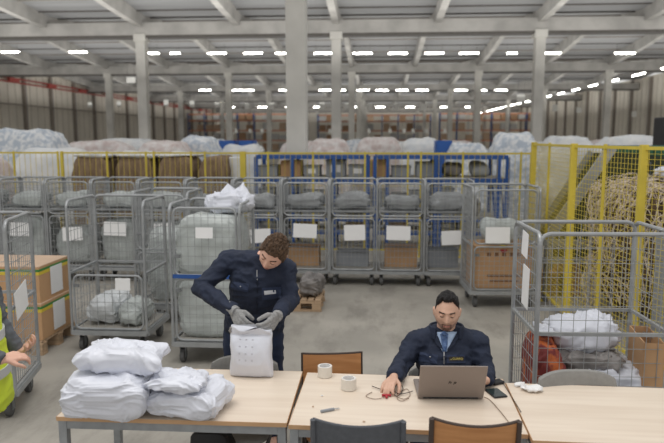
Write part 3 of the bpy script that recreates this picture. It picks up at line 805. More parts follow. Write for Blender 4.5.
# rail and junk behind the right cage
t = thing('guard_rail', 'low grey steel guard rail in front of the conveyor', 'rail', (PY(540, 240, 8.4).x, 8.4, 0))
for z in (.78, .55): MB().bar((0, 0, z), (1.1, 0, z), .04, .08).build('rail', M['zinc'], t)
for x in (.1, 1.0): MB().box((x, .03, .4), (.06, .06, .8)).build('post', M['zincd'], t)
for (px, py, w, h, lab) in ((552, 290, .35, .3, 'small brown carton on the floor behind the right cage, nearer the fence corner'), (567, 272, .3, .45, 'taller brown carton on the floor behind the right cage')):
    a = PY(px, py, 8.9)
    t = MB().box((0, 0, h/2), (w, .3, h)).build('cardboard_box', M['card'], None, (a.x, 8.9, 0), bevel=.004); tag(t, lab, 'box')
a = PY(662, 262, 6.6)
t = thing('storage_crate', 'blue-grey plastic crate on a stack at the right picture edge', 'crate', (a.x+.16, 6.55, 0))
MB().box((0, 0, .45), (.36, .34, .9)).build('lower_crates', M['tote'], t, bevel=.01)
MB().box((0, 0, 1.02), (.38, .36, .24)).build('top_crate', M['tote'], t, bevel=.01)
# ------------------------------------------------------------------ tables
TZ = .75
def table(name, nl, nr, yaw, label, Wt, Dt=.70):
    # nl: world point of near-left corner on the top
    t = thing('work_table', label, 'table', (nl.x, nl.y, 0), yaw)
    MB().box((Wt/2, Dt/2, TZ-.012), (Wt, Dt, .022)).build('tabletop', M['table'], t, bevel=.002)
    m = MB()
    e = .0025
    m.box((Wt/2, -e/2, TZ-.0125), (Wt, e, .021)); m.box((Wt/2, Dt+e/2, TZ-.0125), (Wt, e, .021))
    m.box((-e/2, Dt/2, TZ-.0125), (e, Dt, .021)); m.box((Wt+e/2, Dt/2, TZ-.0125), (e, Dt, .021))
    m.build('edge_band', M['edge'], t)
    m = MB(); z = TZ-.045; i_ = .025
    m.bar((i_, i_, z), (Wt-i_, i_, z), .035, .042); m.bar((i_, Dt-i_, z), (Wt-i_, Dt-i_, z), .035, .042)
    m.bar((i_, i_, z), (i_, Dt-i_, z), .035, .042); m.bar((Wt-i_, i_, z), (Wt-i_, Dt-i_, z), .035, .042)
    m.build('under_frame', M['steel'], t)
    for x in (i_, Wt-i_):
        for y in (i_, Dt-i_): MB().box((x, y, (TZ-.025)/2), (.042, .042, TZ-.026)).build('leg', M['steel'], t, bevel=.003)
    return t
nl = P(56.5, 416.2, TZ); nr = P(286.5, 422.7, TZ)
yl = math.atan2(nr.y-nl.y, nr.x-nl.x); wl = (nr-nl).length
fl = P(304, 369.2, TZ); dl = ((fl-nr).dot(V((-math.sin(yl), math.cos(yl), 0))))
print('LEFT TABLE', wl, dl, math.degrees(yl))
T1 = table('t', nl, nr, yl, 'left wooden table with steel legs carrying the white mailer bags', wl, .70)
ml = P(288.8, 424.3, TZ); mr = P(528, 434, TZ); ym_ = math.atan2(mr.y-ml.y, mr.x-ml.x); wm = (mr-ml).length
print('MID TABLE', wm, math.degrees(ym_))
T2 = table('t', ml, mr, ym_, 'middle wooden table with the laptop on it', wm, .70)
rl = mr+V((math.cos(ym_), math.sin(ym_), 0))*.010-V((-math.sin(ym_), math.cos(ym_), 0))*.06
T3 = table('t', rl, rl, ym_, 'right wooden table with the crumpled tissue on it', wm, .70)
# ------------------------------------------------------------------ mailer bags on the left table
def onT(px, py, z=TZ): return P(px, py, z)
def msack(label, px0, px1, yb, hgt, dep, z, seed, rz=0, tilt=(0, 0), dy=0, **kw):
    Yc = P((px0+px1)/2, yb, z).y+dep/2+dy
    a = PY(px0, 400, Yc).x; b = PY(px1, 400, Yc).x
    return sack('mailer_bag', label, 'mailer bag', ((a+b)/2, Yc, z+.002), (b-a, dep, hgt), M['poly'], seed, rz=rz, tilt=tilt, **kw)
msack('large white mailer bag at the lower left of the pile on the left table', 73, 151, 421, .225, .33, TZ, 301, rz=.03, wr=.010, e=.28, lump=.02, corner=.15, dy=-.09, nu=170, nv=90)
msack('long white mailer bag lying on top at the back of the pile', 89, 163, 380, .145, .30, TZ+.205, 303, rz=.10, tilt=(0, .05), wr=.010, e=.42, lump=.03, corner=.8, dy=.0, nu=170, nv=90)
msack('white mailer bag at the lower right of the pile on the left table', 154, 225, 419, .155, .32, TZ, 305, rz=-.12, wr=.010, e=.40, lump=.02, corner=.4, dy=-.07, nu=170, nv=90)
msack('small flat white mailer bag resting on the lower right one', 149, 207, 394, .07, .25, TZ+.145, 308, rz=.05, tilt=(0, .03), wr=.010, e=.5, lump=.02, corner=.4, dy=-.03, nu=150, nv=80)
# the bag being packed
bb = P(251, 377, TZ); bt = PY(250, 329, bb.y)
hb = bt.z-TZ; wb_ = PY(270.5, 360, bb.y).x-PY(231, 360, bb.y).x
t = thing('mailer_bag', 'upright white mailer bag held open at the top by the man packing', 'mailer bag', (bb.x, bb.y+.025, TZ+.002), R(-2))
mb = MB(); vs = []; nu = 64; nv = 44
for i in range(nv+1):
    u = i/nv; z = hb*u
    th = .055*(math.sin(math.pi*min(1, u*1.15+.02))**.5 if u*1.15+.02 < 1 else 0)+.008
    if u > .86: th = .012+.02*(u-.86)/.14
    ww = wb_/2*(1+.05*(1-u)+.02*math.sin(u*9))
    for j in range(nu):
        a = 2*math.pi*j/nu
        x = math.copysign(abs(math.cos(a))**.6, math.cos(a))*ww; y = math.copysign(abs(math.sin(a))**.8, math.sin(a))*th
        c = V((x*8, y*8, z*5)); r1 = 1-2*abs(noise.noise(c+V((0, 0, 5)))); r2 = 1-2*abs(noise.noise(c*2.4))
        dsp = .006*r1+.004*r2
        vs.append(V((x+dsp*math.cos(a)*.6, y+dsp*math.copysign(1, math.sin(a)), z+(.012*math.sin(x*40) if u > .93 else 0))))
fs = [(i*nu+j, i*nu+(j+1) % nu, (i+1)*nu+(j+1) % nu, (i+1)*nu+j) for i in range(nv) for j in range(nu)]
fs.append(tuple(range(nu-1, -1, -1)))
fs.append(tuple(nv*nu+j for j in range(nu)))
mb.add(vs, fs); body = mb.build('pouch', M['poly'], t, smooth=True)
pbvh = BVHTree.FromPolygons([V(v) for v in mb.v], [f for f in mb.f])
m = MB()
for r_ in range(4):
    for c_ in range(3):
        x = -wb_*.24+c_*wb_*.16; z = hb*(.78-.13*r_)
        hit = pbvh.ray_cast(V((x, -1, z)), V((0, 1, 0)))
        if hit[0]: MB().box((x, hit[0].y-.0002, z), (.010, .0015, .012)).build('printed_mark', M['greysmall'], t)
MB().tube([(-wb_*.45, 0, hb-.004), (-wb_*.5, -.012, hb*.99), (-wb_*.53, -.012, hb*.93), (-wb_*.5, -.01, hb*.9)], .008, 8).build('folded_flap', M['polyd'], t, smooth=True)
# ------------------------------------------------------------------ small things on the middle table
def tape_roll(px, py, label, group=None):
    p = P(px, py, TZ)
    t = thing('tape_roll', label, 'tape roll', (p.x, p.y+.03, TZ+.001))
    MB().ring((0, 0, 0), .042, .036, .062).build('tape', M['tape'], t, smooth=False, bevel=.001)
    MB().ring((0, 0, 0), .0355, .032, .0625).build('core', M['paper'], t)
    return t
tape_roll(324.5, 378, 'clear tape roll nearer the wooden-backed chair')
tape_roll(348.5, 391, 'clear tape roll nearer the seated man')
p = P(327.5, 411.5, TZ)
t = thing('cutter_knife', 'small grey cutter knife lying on the middle table', 'knife', (p.x, p.y, TZ+.001), R(28))
MB().box((0, 0, .006), (.075, .014, .012)).build('handle', M['tote'], t, bevel=.003); MB().box((.05, 0, .006), (.03, .009, .002)).build('blade', M['silver'], t)
for i, (px, py, s) in enumerate(((322, 396, .012), (313, 407, .01), (364, 422, .012))):
    p = P(px, py, TZ); o = MB().box((0, 0, .002), (s, s*.7, .003)).build('paper_scrap', M['cardtop'] if i else M['paper'], None, (p.x, p.y, TZ+.001), rot=(0, 0, i*1.1))
    tag(o, ['tiny scrap below the first tape roll', 'tiny scrap left of the cutter knife', 'tiny scrap at the near edge of the middle table'][i], 'scrap')
# laptop
lb = P(450.5, 399.2, TZ); lw = .345
t = thing('laptop', 'open taupe laptop seen from behind, its lid towards the viewer', 'laptop', (lb.x, lb.y, TZ), R(4)+R(-1.5))
MB().box((0, .12, .012), (lw, .24, .016)).build('keyboard_base', M['laptop'], t, bevel=.004)
MB().box((0, .12, .0208), (lw-.05, .16, .002)).build('keyboard', M['laptopk'], t)
tl = R(24); Rm = Matrix.Translation((0, .002, .010)) @ Matrix.Rotation(tl, 4, 'X')
m = MB().box((0, 0, .112), (lw, .008, .224)); m.xf(Rm); lid = m.build('lid', M['laptop'], t, bevel=.003)
m = MB().box((0, .0046, .114), (lw-.02, .001, .20)); m.xf(Rm); m.build('screen', M['laptopk'], lid)
m = MB().cyl((-lw*.42, 0, 0), (lw*.42, 0, 0), .007, 10); m.xf(Rm); m.build('hinge', M['laptopk'], t)
m = MB()   # slanted two-part mark
def slant(x, z, w, h): m.add([(x, -.0047, z), (x+w, -.0047, z), (x+w+h*.35, -.0047, z+h), (x+h*.35, -.0047, z+h)], [(0, 1, 2, 3)])
slant(-.022, .104, .006, .018); slant(-.012, .104, .005, .012); slant(-.019, .113, .012, .004)
slant(.004, .098, .005, .018); slant(.013, .104, .005, .012); slant(.006, .113, .012, .004); slant(.008, .103, .010, .003)
m.xf(Rm); m.build('logo', M['logo'], lid)
# phone, black wallet, tissue, cables, red clip
p = P(496, 394, TZ)
t = thing('smartphone', 'dark smartphone lying right of the laptop', 'phone', (p.x, p.y, TZ+.001), R(18))
MB().box((0, 0, .004), (.074, .15*.6, .008)).build('case', M['black'], t, bevel=.003); MB().box((0, 0, .0085), (.068, .144*.6, .001)).build('screen', M['phone'], t)
t.scale = (1.05, 1.25, 1)
p = P(497, 383.5, TZ)
t = MB().box((0, 0, .008), (.07, .05, .016)).build('wallet', M['black'], None, (p.x, p.y, TZ+.001), bevel=.005, rot=(0, 0, .5)); tag(t, 'small black wallet beside the cuff of the seated man', 'wallet')
m = sack_mesh(.12, .07, .03, 401, wr=.008, e=.7, freq=14, lump=.01, nu=50, nv=26)
p = P(530, 391, TZ); m.build('tissue', M['paper'], None, (p.x, p.y, TZ+.001), smooth=True, rot=(0, 0, -.2)); tissue = COL.objects[-1]
tag(tissue, 'crumpled white tissue on the right table', 'tissue')
p = P(519, 386, TZ); o = sack_mesh(.07, .05, .02, 402, wr=.007, e=.7, freq=14, lump=.01, nu=40, nv=20).build('tissue', M['paper'], None, (p.x, p.y, TZ+.001), smooth=True)
tag(o, 'smaller crumpled tissue left of the larger one on the right table', 'tissue')
def cable(pix, label, m_, r=.002, z=TZ+.004):
    pts = [P(a, b, z) for a, b in pix]; sm = []
    for i in range(len(pts)-1):
        p0 = pts[max(0, i-1)]; p1 = pts[i]; p2 = pts[i+1]; p3 = pts[min(len(pts)-1, i+2)]
        for k in range(6):
            u = k/6; sm.append(.5*((2*p1)+(p2-p0)*u+(2*p0-5*p1+4*p2-p3)*u*u+(3*p1-p0-3*p2+p3)*u**3))
    sm.append(pts[-1]); o = sm[0].copy(); o.z = TZ
    ob = MB().tube([s-o for s in sm], r, 6).build('cable', m_, None, o, smooth=True); return tag(ob, label, 'cable')
cable([(484, 397), (490, 400), (500, 411), (511, 425)], 'thin beige cable running from the laptop to the near table edge', M['cable'], .0022)
cable([(503, 383), (508, 391), (515, 402), (521, 412)], 'thin dark cable lying along the gap between middle and right table', M['cabled'], .002, TZ+.004)
cable([(372, 392), (366, 396), (375, 399), (386, 397), (394, 396), (404, 399), (410, 395), (407, 389), (400, 392), (397, 398), (402, 401), (409, 398)], 'thin beige cable looping out from under the hand towards the laptop', M['cable'], .0018)
cable([(372, 386), (380, 389), (390, 392), (398, 396), (403, 388), (398, 384), (393, 389), (400, 394), (413, 391)], 'dark tangled earphone cable beside the hand', M['cabled'], .0022, TZ+.008)
p = P(386.5, 396.5, TZ)
t = MB().box((0, 0, .006), (.05, .014, .01)).box((.0, -.02, .006), (.012, .03, .008)).build('red_clip', M['red'], None, (p.x, p.y, TZ+.001), bevel=.002); tag(t, 'small red clip under the fingers of the seated man', 'clip')
# ------------------------------------------------------------------ chairs
def ply_chair(loc, rz, label, back, frame, seatm, wback=.40, rnd_=False, zt=.80):
    t = thing('chair', label, 'chair', loc, rz)      # faces +Y, back at -Y side
    w = wback
    m = MB(); n = 12
    zb0 = zt-.34 if not rnd_ else zt-.36
    vs = []; th = .012 if not rnd_ else .035
    for s in (0, 1):
        for i in range(9):
            v_ = i/8
            for j in range(n+1):
                u = -1+2*j/n
                z = zb0+(zt-zb0)*v_
                if rnd_: z = zb0+(zt-zb0-.035*abs(u)**3.5)*v_; 
                else: z = zb0+(zt-.018*(1-u*u)-zb0)*v_
                uu = u*(1-.06*(abs(v_-.5)*2)**4 if rnd_ else 1)
                vs.append((uu*w/2, -.22-.035*(1-u*u)-.05*v_+s*th, z))
    def idx(s, i, j): return s*9*(n+1)+i*(n+1)+j
    fs = []
    for i in range(8):
        for j in range(n):
            fs.append((idx(0, i, j), idx(0, i, j+1), idx(0, i+1, j+1), idx(0, i+1, j))); fs.append((idx(1, i, j), idx(1, i+1, j), idx(1, i+1, j+1), idx(1, i, j+1)))
    for j in range(n): fs.append((idx(0, 0, j), idx(1, 0, j), idx(1, 0, j+1), idx(0, 0, j+1))); fs.append((idx(0, 8, j), idx(0, 8, j+1), idx(1, 8, j+1), idx(1, 8, j)))
    for i in range(8): fs.append((idx(0, i, 0), idx(0, i+1, 0), idx(1, i+1, 0), idx(1, i, 0))); fs.append((idx(0, i, n), idx(1, i, n), idx(1, i+1, n), idx(0, i+1, n)))
    m.add(vs, fs); m.build('backrest', back, t, smooth=rnd_, bevel=.003)
    if not rnd_:
        m = MB()
        pts = [((-1+2*j/n)*w/2, -.264-.035*(1-(-1+2*j/n)**2), zt+.003-.018*(1-(-1+2*j/n)**2)) for j in range(n+1)]
        m.tube(pts, .007, 8); m.build('top_trim', frame, t)
    for s in (-1, 1):
        MB().tube([(s*w/2, -.275, zt+.004) if not rnd_ else (s*w/2*.9, -.225, zb0+.16), (s*w/2*(.9 if rnd_ else 1), -.225, zb0), (s*w/2*.98, -.20, .42), (s*w/2, -.24, .02)], .012, 8).build('leg', frame, t)
        MB().tube([(s*w/2*.95, .20, .42), (s*w/2, .22, .02)], .012, 8).build('leg', frame, t)
    m = MB()
    for s in (-1, 1): m.tube([(s*w/2*.95, -.20, .42), (s*w/2*.95, .20, .42)], .011, 8)
    m.tube([(-w/2*.95, .19, .42), (w/2*.95, .19, .42)], .011, 8); m.tube([(-w/2*.95, -.19, .42), (w/2*.95, -.19, .42)], .011, 8)
    m.build('seat_frame', frame, t)
    sack_mesh(w*.98, .42, .03 if not rnd_ else .05, 5, wr=0, e=.35, lump=0, nu=40, nv=14).build('seat', seatm, t, (0, 0, .43), smooth=True)
    return t
# far side chairs (face the table, i.e. towards the viewer)
def far_chair(pxc, ytop, zt, Yb, label, *a, rz=0, **k):
    c = PY(pxc, ytop, Yb); return ply_chair((c.x+math.sin(rz)*-.27*-1*0, Yb-.27, 0), math.pi+rz, label, *a, zt=c.z, **k)
far_chair(338, 353, .8, 3.86, 'wooden-backed chair on the far side of the middle table', M['ply'], M['chairframe'], M['ply'], wback=.36, rz=R(8))
far_chair(245, 356.5, .8, 3.80, 'grey rounded chair tucked in behind the left table, in front of the standing man', M['greyfab'], M['chairframe'], M['greyfab'], wback=.43, rnd_=True)
far_chair(581, 371, .8, 3.56, 'grey rounded chair on the far side of the right table', M['greyfab'], M['chairframe'], M['greyfab'], wback=.45, rnd_=True, rz=R(6))
far_chair(440, 365, .8, 4.05, 'grey rounded chair the man with the laptop sits on', M['greyfab'], M['chairframe'], M['greyfab'], wback=.42, rnd_=True)
def near_chair(pxc, ytop, Yb, label, *a, rz=0, **k):
    c = PY(pxc, ytop, Yb); return ply_chair((c.x, Yb+.27, 0), rz, label, *a, zt=c.z, **k)
near_chair(476.5, 420.5, 2.70, 'wooden-backed chair on the near side of the middle table', M['ply'], M['chairframe'], M['ply'], wback=.375, rz=R(-1))
near_chair(357, 421, 2.68, 'charcoal chair on the near side of the middle table', M['darkfab'], M['darkfab'], M['darkfab'], wback=.395, rz=R(1))
c = P(207, 440, .62)
near_chair(208, 431, 3.12, 'dark low chair pushed under the near side of the left table', M['black'], M['chairframe'], M['black'], wback=.20, rnd_=True)
# ------------------------------------------------------------------ people
def remesh(mb, voxel, smooth, name, m, parent, org, wrinkle=0, wf=16, seed=0):
    me = mb.mesh(name+'_src'); o = bpy.data.objects.new(name+'_src', me); COL.objects.link(o)
    md = o.modifiers.new('r', 'REMESH'); md.mode = 'VOXEL'; md.voxel_size = voxel; md.use_smooth_shade = True
    ms = o.modifiers.new('s', 'SMOOTH'); ms.iterations = smooth; ms.factor = .5
    me2 = bpy.data.meshes.new_from_object(o.evaluated_get(bpy.context.evaluated_depsgraph_get()))
    bpy.data.objects.remove(o); me2.name = name
    if wrinkle:
        nn = [v.normal.copy() for v in me2.vertices]
        for v, nrm in zip(me2.vertices, nn):
            c = v.co*wf+V((seed, 0, 0)); c = c+V((noise.noise(c*.4), noise.noise(c*.4+V((7, 0, 0))), 0))*1.2
            r1 = 1-2.2*abs(noise.noise(V((c.x*.7, c.y*.7, c.z*1.5)))); r2 = 1-2*abs(noise.noise(c*2.1))
            v.co += nrm*wrinkle*(r1*.9+r2*.4-.3)
    me2.transform(Matrix.Translation(-org))
    me2.materials.clear(); me2.materials.append(m)
    for p in me2.polygons: p.use_smooth = True; p.material_index = 0
    ob = bpy.data.objects.new(name, me2); COL.objects.link(ob)
    if parent: ob.parent = parent
    return ob
G = lambda x, s: math.exp(-(x/s)**2)
def headpt(d):
    x, y, z = d
    p = V((x*.077, y*.094, z*.118))
    if z < 0:
        t = -z
        p.x *= 1-.20*t**1.6
        if y < 0: p.y *= 1-.45*t
        else: p.y *= 1-.05*t
    else: p.x *= 1-.04*z
    if y > .1:
        f = min(1, (y-.1)/.35); X, Z = p.x, p.z; a = abs(X)
        prof = 0
        if Z < .03: prof = min(1, (.03-Z)/.052)
        if Z < -.024: prof *= max(0, 1-(-.024-Z)/.011)
        dy = .024*G(X, .0105)*prof + .008*G(a-.012, .007)*G(Z+.024, .008)
        dy += -.011*G(a-.030, .014)*G(Z-.014, .011) + .006*G(Z-.036, .009)*G(X, .05) + .004*G(a-.045, .016)*G(Z+.014, .018)
        dy += .007*G(X, .021)*(G(Z+.050, .0045)+G(Z+.060, .005)) - .004*G(X, .02)*G(Z+.0553, .0022) - .005*G(X, .025)*G(Z+.073, .007)
        dy += .010*G(X, .024)*G(Z+.093, .016) - .003*G(X, .007)*G(Z+.040, .006)
        p.y += dy*f
    return p
def sph(i, j, nu, nv):
    t = -math.pi/2+math.pi*i/nv; a = 2*math.pi*j/nu
    return V((math.cos(t)*math.cos(a), math.cos(t)*math.sin(a), math.sin(t)))
def head_mb(mtx):
    nu, nv = 120, 90; vs = []
    for i in range(nv+1):
        for j in range(nu): vs.append(mtx @ headpt(sph(i, j, nu, nv)))
    fs = [(i*nu+j, i*nu+(j+1) % nu, (i+1)*nu+(j+1) % nu, (i+1)*nu+j) for i in range(nv) for j in range(nu)]
    return MB().add(vs, fs)
def patch(mtx, thick, nu=140, nv=100, base=.0008):
    # shell over the head where thick(p, dir) > 0
    mb = MB(); idx = {}; outer = {}
    pts = {}
    for i in range(nv+1):
        for j in range(nu):
            d = sph(i, j, nu, nv); p = headpt(d); h = thick(p, d)
            pts[i, j] = (p, h, p.normalized())
    vs = []; fs = []; used = {}
    def get(i, j, o):
        k = (i, j, o)
        if k not in used:
            p, h, n = pts[i, j]; q = p+n*(max(h, 0)+base) if o else p-n*.006
            used[k] = len(vs); vs.append(mtx @ q)
        return used[k]
    cells = {(i, j) for i in range(nv) for j in range(nu) if all(pts[a, b % nu][1] > 0 for a, b in ((i, j), (i, j+1), (i+1, j), (i+1, j+1)))}
    for (i, j) in cells:
        j2 = (j+1) % nu
        fs.append((get(i, j, 1), get(i, j2, 1), get(i+1, j2, 1), get(i+1, j, 1)))
        fs.append((get(i+1, j, 0), get(i+1, j2, 0), get(i, j2, 0), get(i, j, 0)))
        for (ni, nj, a, b) in ((i-1, j, (i, j), (i, j2)), (i+1, j, (i+1, j2), (i+1, j)), (i, (j-1) % nu, (i+1, j), (i, j)), (i, j2, (i, j2), (i+1, j2))):
            if (ni, nj) not in cells: fs.append((get(*a, 1), get(*a, 0), get(*b, 0), get(*b, 1)))
    return mb.add(vs, fs)
def hand_mb(mb, wr, tip, nrm, side, curl, s=1.0, rad=0, thumb_curl=.5, spread=.02):
    f = (tip-wr).normalized(); n = (nrm-f*nrm.dot(f)).normalized(); sd = f.cross(n)*side
    lens = [.072, .080, .075, .060]
    for i in range(4):
        o = sd*((1.5-i)*spread*s)
        kn = wr+f*(.085*s-(.006 if i in (0, 3) else 0)*s-(.006 if i == 3 else 0))+o
        mb.chain([wr+o*.55+f*.01, wr+o*.8+f*.045*s, kn], [.0145*s+rad, .0135*s+rad, .0115*s+rad], 10)
        p = kn; d = f.copy(); pts = [p]
        for q, fr in enumerate((.45, .30, .25)):
            c_ = curl[i] if isinstance(curl, (list, tuple)) else curl
            a = c_*(q+.7)
            d = (f*math.cos(a)+n*math.sin(a)+sd*(.06*(1.5-i))).normalized()
            p = p+d*(lens[i]*s*fr*1.05); pts.append(p)
        mb.chain(pts, [.0100*s+rad, .0092*s+rad, .0086*s+rad, .0075*s+rad], 10)
    r0 = wr+f*.022*s+sd*.020*s; d1 = (f*.7+sd*.75+n*.35).normalized(); p1 = r0+d1*.045*s
    d2 = (f*.95+sd*.15+n*thumb_curl).normalized(); p2 = p1+d2*.034*s; p3 = p2+(f*.9+n*(thumb_curl+.25)-sd*.1).normalized()*.026*s
    mb.chain([wr+sd*.008, r0, p1, p2, p3], [.016*s+rad, .0155*s+rad, .0118*s+rad, .0105*s+rad, .0085*s+rad], 10)
def person(label, root, J, hd, opts):
    t = thing('person', label, 'person', root)
    org = V(root); sk = MB()
    c, U, Fd = hd; U = U.normalized(); Fd = (Fd-U*Fd.dot(U)).normalized(); X = Fd.cross(U)   # local: x=X, y=F, z=U
    hs = opts.get('hs', 1.0)
    HM = Matrix(((X.x, Fd.x, U.x, c.x), (X.y, Fd.y, U.y, c.y), (X.z, Fd.z, U.z, c.z), (0, 0, 0, 1))) @ Matrix.Diagonal((hs, hs, hs, 1))
    hm = head_mb(HM); sk.add(hm.v, hm.f)
    R3 = HM.to_3x3()
    for s in (-1, 1):
        sk.ball(HM @ V((s*.078, -.008, -.004)), (.007, .017, .030), R3 @ Matrix.Rotation(s*.25, 3, 'Z'), 12, 10)
        sk.ball(HM @ V((s*.083, -.014, .008)), (.006, .015, .018), R3, 12, 8)
    nk = J['neck']
    sk.chain([HM @ V((0, -.025, -.055)), HM @ V((0, -.03, -.085)), nk], [.054, .054, .062])
    fwd = opts['fwd']; 
    S = (J['sR']-J['sL']).normalized()   # left->right side axis
    pel, ch = J['pelvis'], J['chest']
    up = (ch-pel).normalized(); fr = S.cross(up); fr = fr if fr.dot(fwd) > 0 else -fr
    def tor(mb, g, low=True):
        a = [(pel-up*.08, .15, .10), (pel, .165, .118), (pel.lerp(ch, .4), .15, .108), (pel.lerp(ch, .75), .165, .118), (ch, .175, .122), (ch.lerp(nk, .5), .165, .105), (ch.lerp(nk, .85), .09, .07)]
        mb.loft([(p, S*(w+g), fr*(d+g)) for p, w, d in a])
        mb.chain([nk-up*.02, J['sL']], [.062+g, .062+g]); mb.chain([nk-up*.02, J['sR']], [.062+g, .062+g])
    tor(sk, -.02)
    for s in 'LR':
        e = J['e'+s]; w = J['w'+s]; sh = J['s'+s]
        sk.chain([sh, sh.lerp(e, .5), e, e.lerp(w, .4), w], [.048, .042, .036, .034, .026])
        hand_mb(sk, w+(J['t'+s]-w).normalized()*.012, J['t'+s], J['n'+s], opts['hand'+s][0], opts['hand'+s][1], thumb_curl=opts['hand'+s][2], s=opts.get('hands', 1.0))
        h = J['h'+s]; k = J['k'+s]; a = J['a'+s]; to = J['o'+s]
        sk.chain([h, h.lerp(k, .5), k, k.lerp(a, .35), a], [.075, .065, .048, .050, .036]); sk.chain([a, to], [.036, .03])
    body = remesh(sk, .0045, 3, 'body', opts['skin'], t, org)
    # jacket
    jk = MB()
    tor(jk, .012)
    for s in 'LR':
        e = J['e'+s]; w = J['w'+s]; sh = J['s'+s]; d = (w-e).normalized()
        jk.chain([sh, sh.lerp(e, .5), e, e.lerp(w, .5), w-d*.035], [.068, .057, .052, .048, .042])
        jk.tube([w-d*.05, w+d*.004], [.041, .040], 16)
    if opts.get('hem'): jk.loft([(pel-up*.03, S*.188, fr*.14), (pel+up*.03, S*.192, fr*.142), (pel+up*.16, S*.180, fr*.135)])
    jac = remesh(jk, .0075, 4, 'jacket', opts['jacket'], t, org, wrinkle=opts.get('wr', .011), wf=13, seed=opts.get('seed', 1))
    tr = MB()
    tr.loft([(pel-up*.12, S*.165, fr*.122), (pel+up*.04, S*.172, fr*.125)])
    for s in 'LR':
        h = J['h'+s]; k = J['k'+s]; a = J['a'+s]
        tr.chain([h, h.lerp(k, .5), k, k.lerp(a, .5), a+V((0, 0, .02))], [.092, .080, .066, .060, .055])
    remesh(tr, .010, 4, 'trousers', opts['trousers'], t, org, wrinkle=.006, wf=9, seed=4)
    for s in 'LR':
        a = J['a'+s]; to = J['o'+s]
        m = MB(); m.chain([V((a.x, a.y, .05)), V((to.x, to.y, .04))], [.045, .036]); m.chain([V((a.x, a.y, .10)), V((a.x, a.y, .05))], [.045, .048])
        remesh(m, .008, 2, 'shoe', M['black'], t, org)
    # collar
    m = MB(); n = 26; vs = []; co = opts.get('collar', (.072, .084, .05))
    nu_ = ((HM @ V((0, -.03, -.07)))-nk).normalized(); sx = S; fy = nu_.cross(sx); fy = fy if fy.dot(fwd) > 0 else -fy
    gap = opts.get('gap', .35)
    for j in range(n+1):
        a = math.pi/2+gap+(2*math.pi-2*gap)*j/n
        dr = sx*math.cos(a)+fy*math.sin(a)
        for (r_, z_) in ((co[0], -.025), (co[1]-.004, co[2]), (co[1]+.006, co[2]), (co[1]+.012, -.025)): vs.append(nk+dr*r_+nu_*z_-org)
    fs = []
    for j in range(n):
        for q in range(4): fs.append((j*4+q, j*4+(q+1) % 4, j*4+4+(q+1) % 4, j*4+4+q))
    fs += [(0, 1, 2, 3), (n*4+3, n*4+2, n*4+1, n*4)]
    m.add(vs, fs).build('collar', opts['jacket'], jac, smooth=False, bevel=.004)
    HL = Matrix.Translation(-org) @ HM
    # hair
    hp = opts['hair']
    def th(p, d):
        az = abs(math.atan2(d.x, d.y))          # 0 front, pi back
        sd_ = hp.get('fade', .012)
        zl = hp['front'] if az < .7 else (hp['front']+(sd_-hp['front'])*min(1, (az-.7)/.5) if az < 1.2 else (sd_ if az < 1.75 else sd_-.075*min(1, (az-1.75)/.7)))
        if 1.25 < az < 1.5: zl -= .02           # sideburn
        zl += .006*noise.noise(d*9)
        h = p.z-zl
        if h <= 0: return -1
        top = max(0, min(1, (p.z-.045)/.05))
        T = hp['side']+(hp['top']-hp['side'])*top
        T *= 1+hp['rough']*noise.noise(V((d.x*11, d.y*7, d.z*7)))+hp['rough']*.7*noise.noise(d*26)
        if d.y > .2: T += hp.get('quiff', 0)*G(p.z-.09, .03)
        return T*min(1, .25+h/.015)+.0005
    patch(HL, th).build('hair', hp['mat'], body, smooth=True)
    # brows, lips, beard, eyes
    def brow(p, d): return .003 if d.y > .3 and abs(abs(p.x)-.030) < .018 and abs(p.z-(.034-.10*abs(abs(p.x)-.034))) < .0042 else -1
    patch(HL, brow, 200, 150).build('eyebrows', hp['brow'], body, smooth=True)
    def lip(p, d): return .0012 if d.y > .3 and (p.x/.023)**2+((p.z+.055)/.0085)**2 < 1 else -1
    patch(HL, lip, 200, 150).build('lips', M['lips'], body, smooth=True)
    if opts.get('beard'):
        def bd(p, d):
            if d.y < .1: return -1
            a = abs(p.x)
            must = abs(p.z+.0435) < .004 and a < .028
            goat = (a < .020 and p.z < -.072) or (abs(a-.026) < .004 and p.z < -.042)
            return .0012 if (must or goat) and p.z > -.112 else -1
        patch(HL, bd, 200, 150).build('goatee', M['beard'], body, smooth=True)
        def sb(p, d):
            az = abs(math.atan2(d.x, d.y))
            return .0008 if p.z < -.045-.0*az+.035*max(0, az-.6) and az < 1.45 and p.z > -.112 else -1
        patch(HL, sb, 200, 150, base=.0004).build('stubble', M['stubble'], body, smooth=True)
    for s in (-1, 1):
        y0 = headpt(V((s*.40, .90, .12)).normalized()).y
        e = V((s*.031, .0755, .012))
        ey = MB().ball(HL @ e, .0115, nu=14, nv=10).build('eye', M['eyew'], body, smooth=True)
        MB().ball(HL @ (e+V((0, .0068, -.003))), .0062, nu=12, nv=8).build('iris', M['iris'], ey, smooth=True)
        MB().ball(HL @ (e+V((0, .0014, .0032))), .0122, nu=16, nv=12).build('upper_lid', opts['skin'], ey, smooth=True)
        MB().tube([HL @ (e+V((-.012, .0065, -.002))), HL @ (e+V((-.005, .0125, -.0035))), HL @ (e+V((.005, .0125, -.0035))), HL @ (e+V((.012, .0065, -.002)))], .0014, 6).build('eyelashes', hp['brow'], ey, smooth=True)
    return t, body, jac, org, HL
def bvh_of(o, org):
    me = o.data; return BVHTree.FromPolygons([v.co+org for v in me.vertices], [tuple(p.vertices) for p in me.polygons])
def on_surface(bvh, px, py):
    h = bvh.ray_cast(CAM, ray(px, py).normalized())
    return (h[0], h[1]) if h[0] else (None, None)
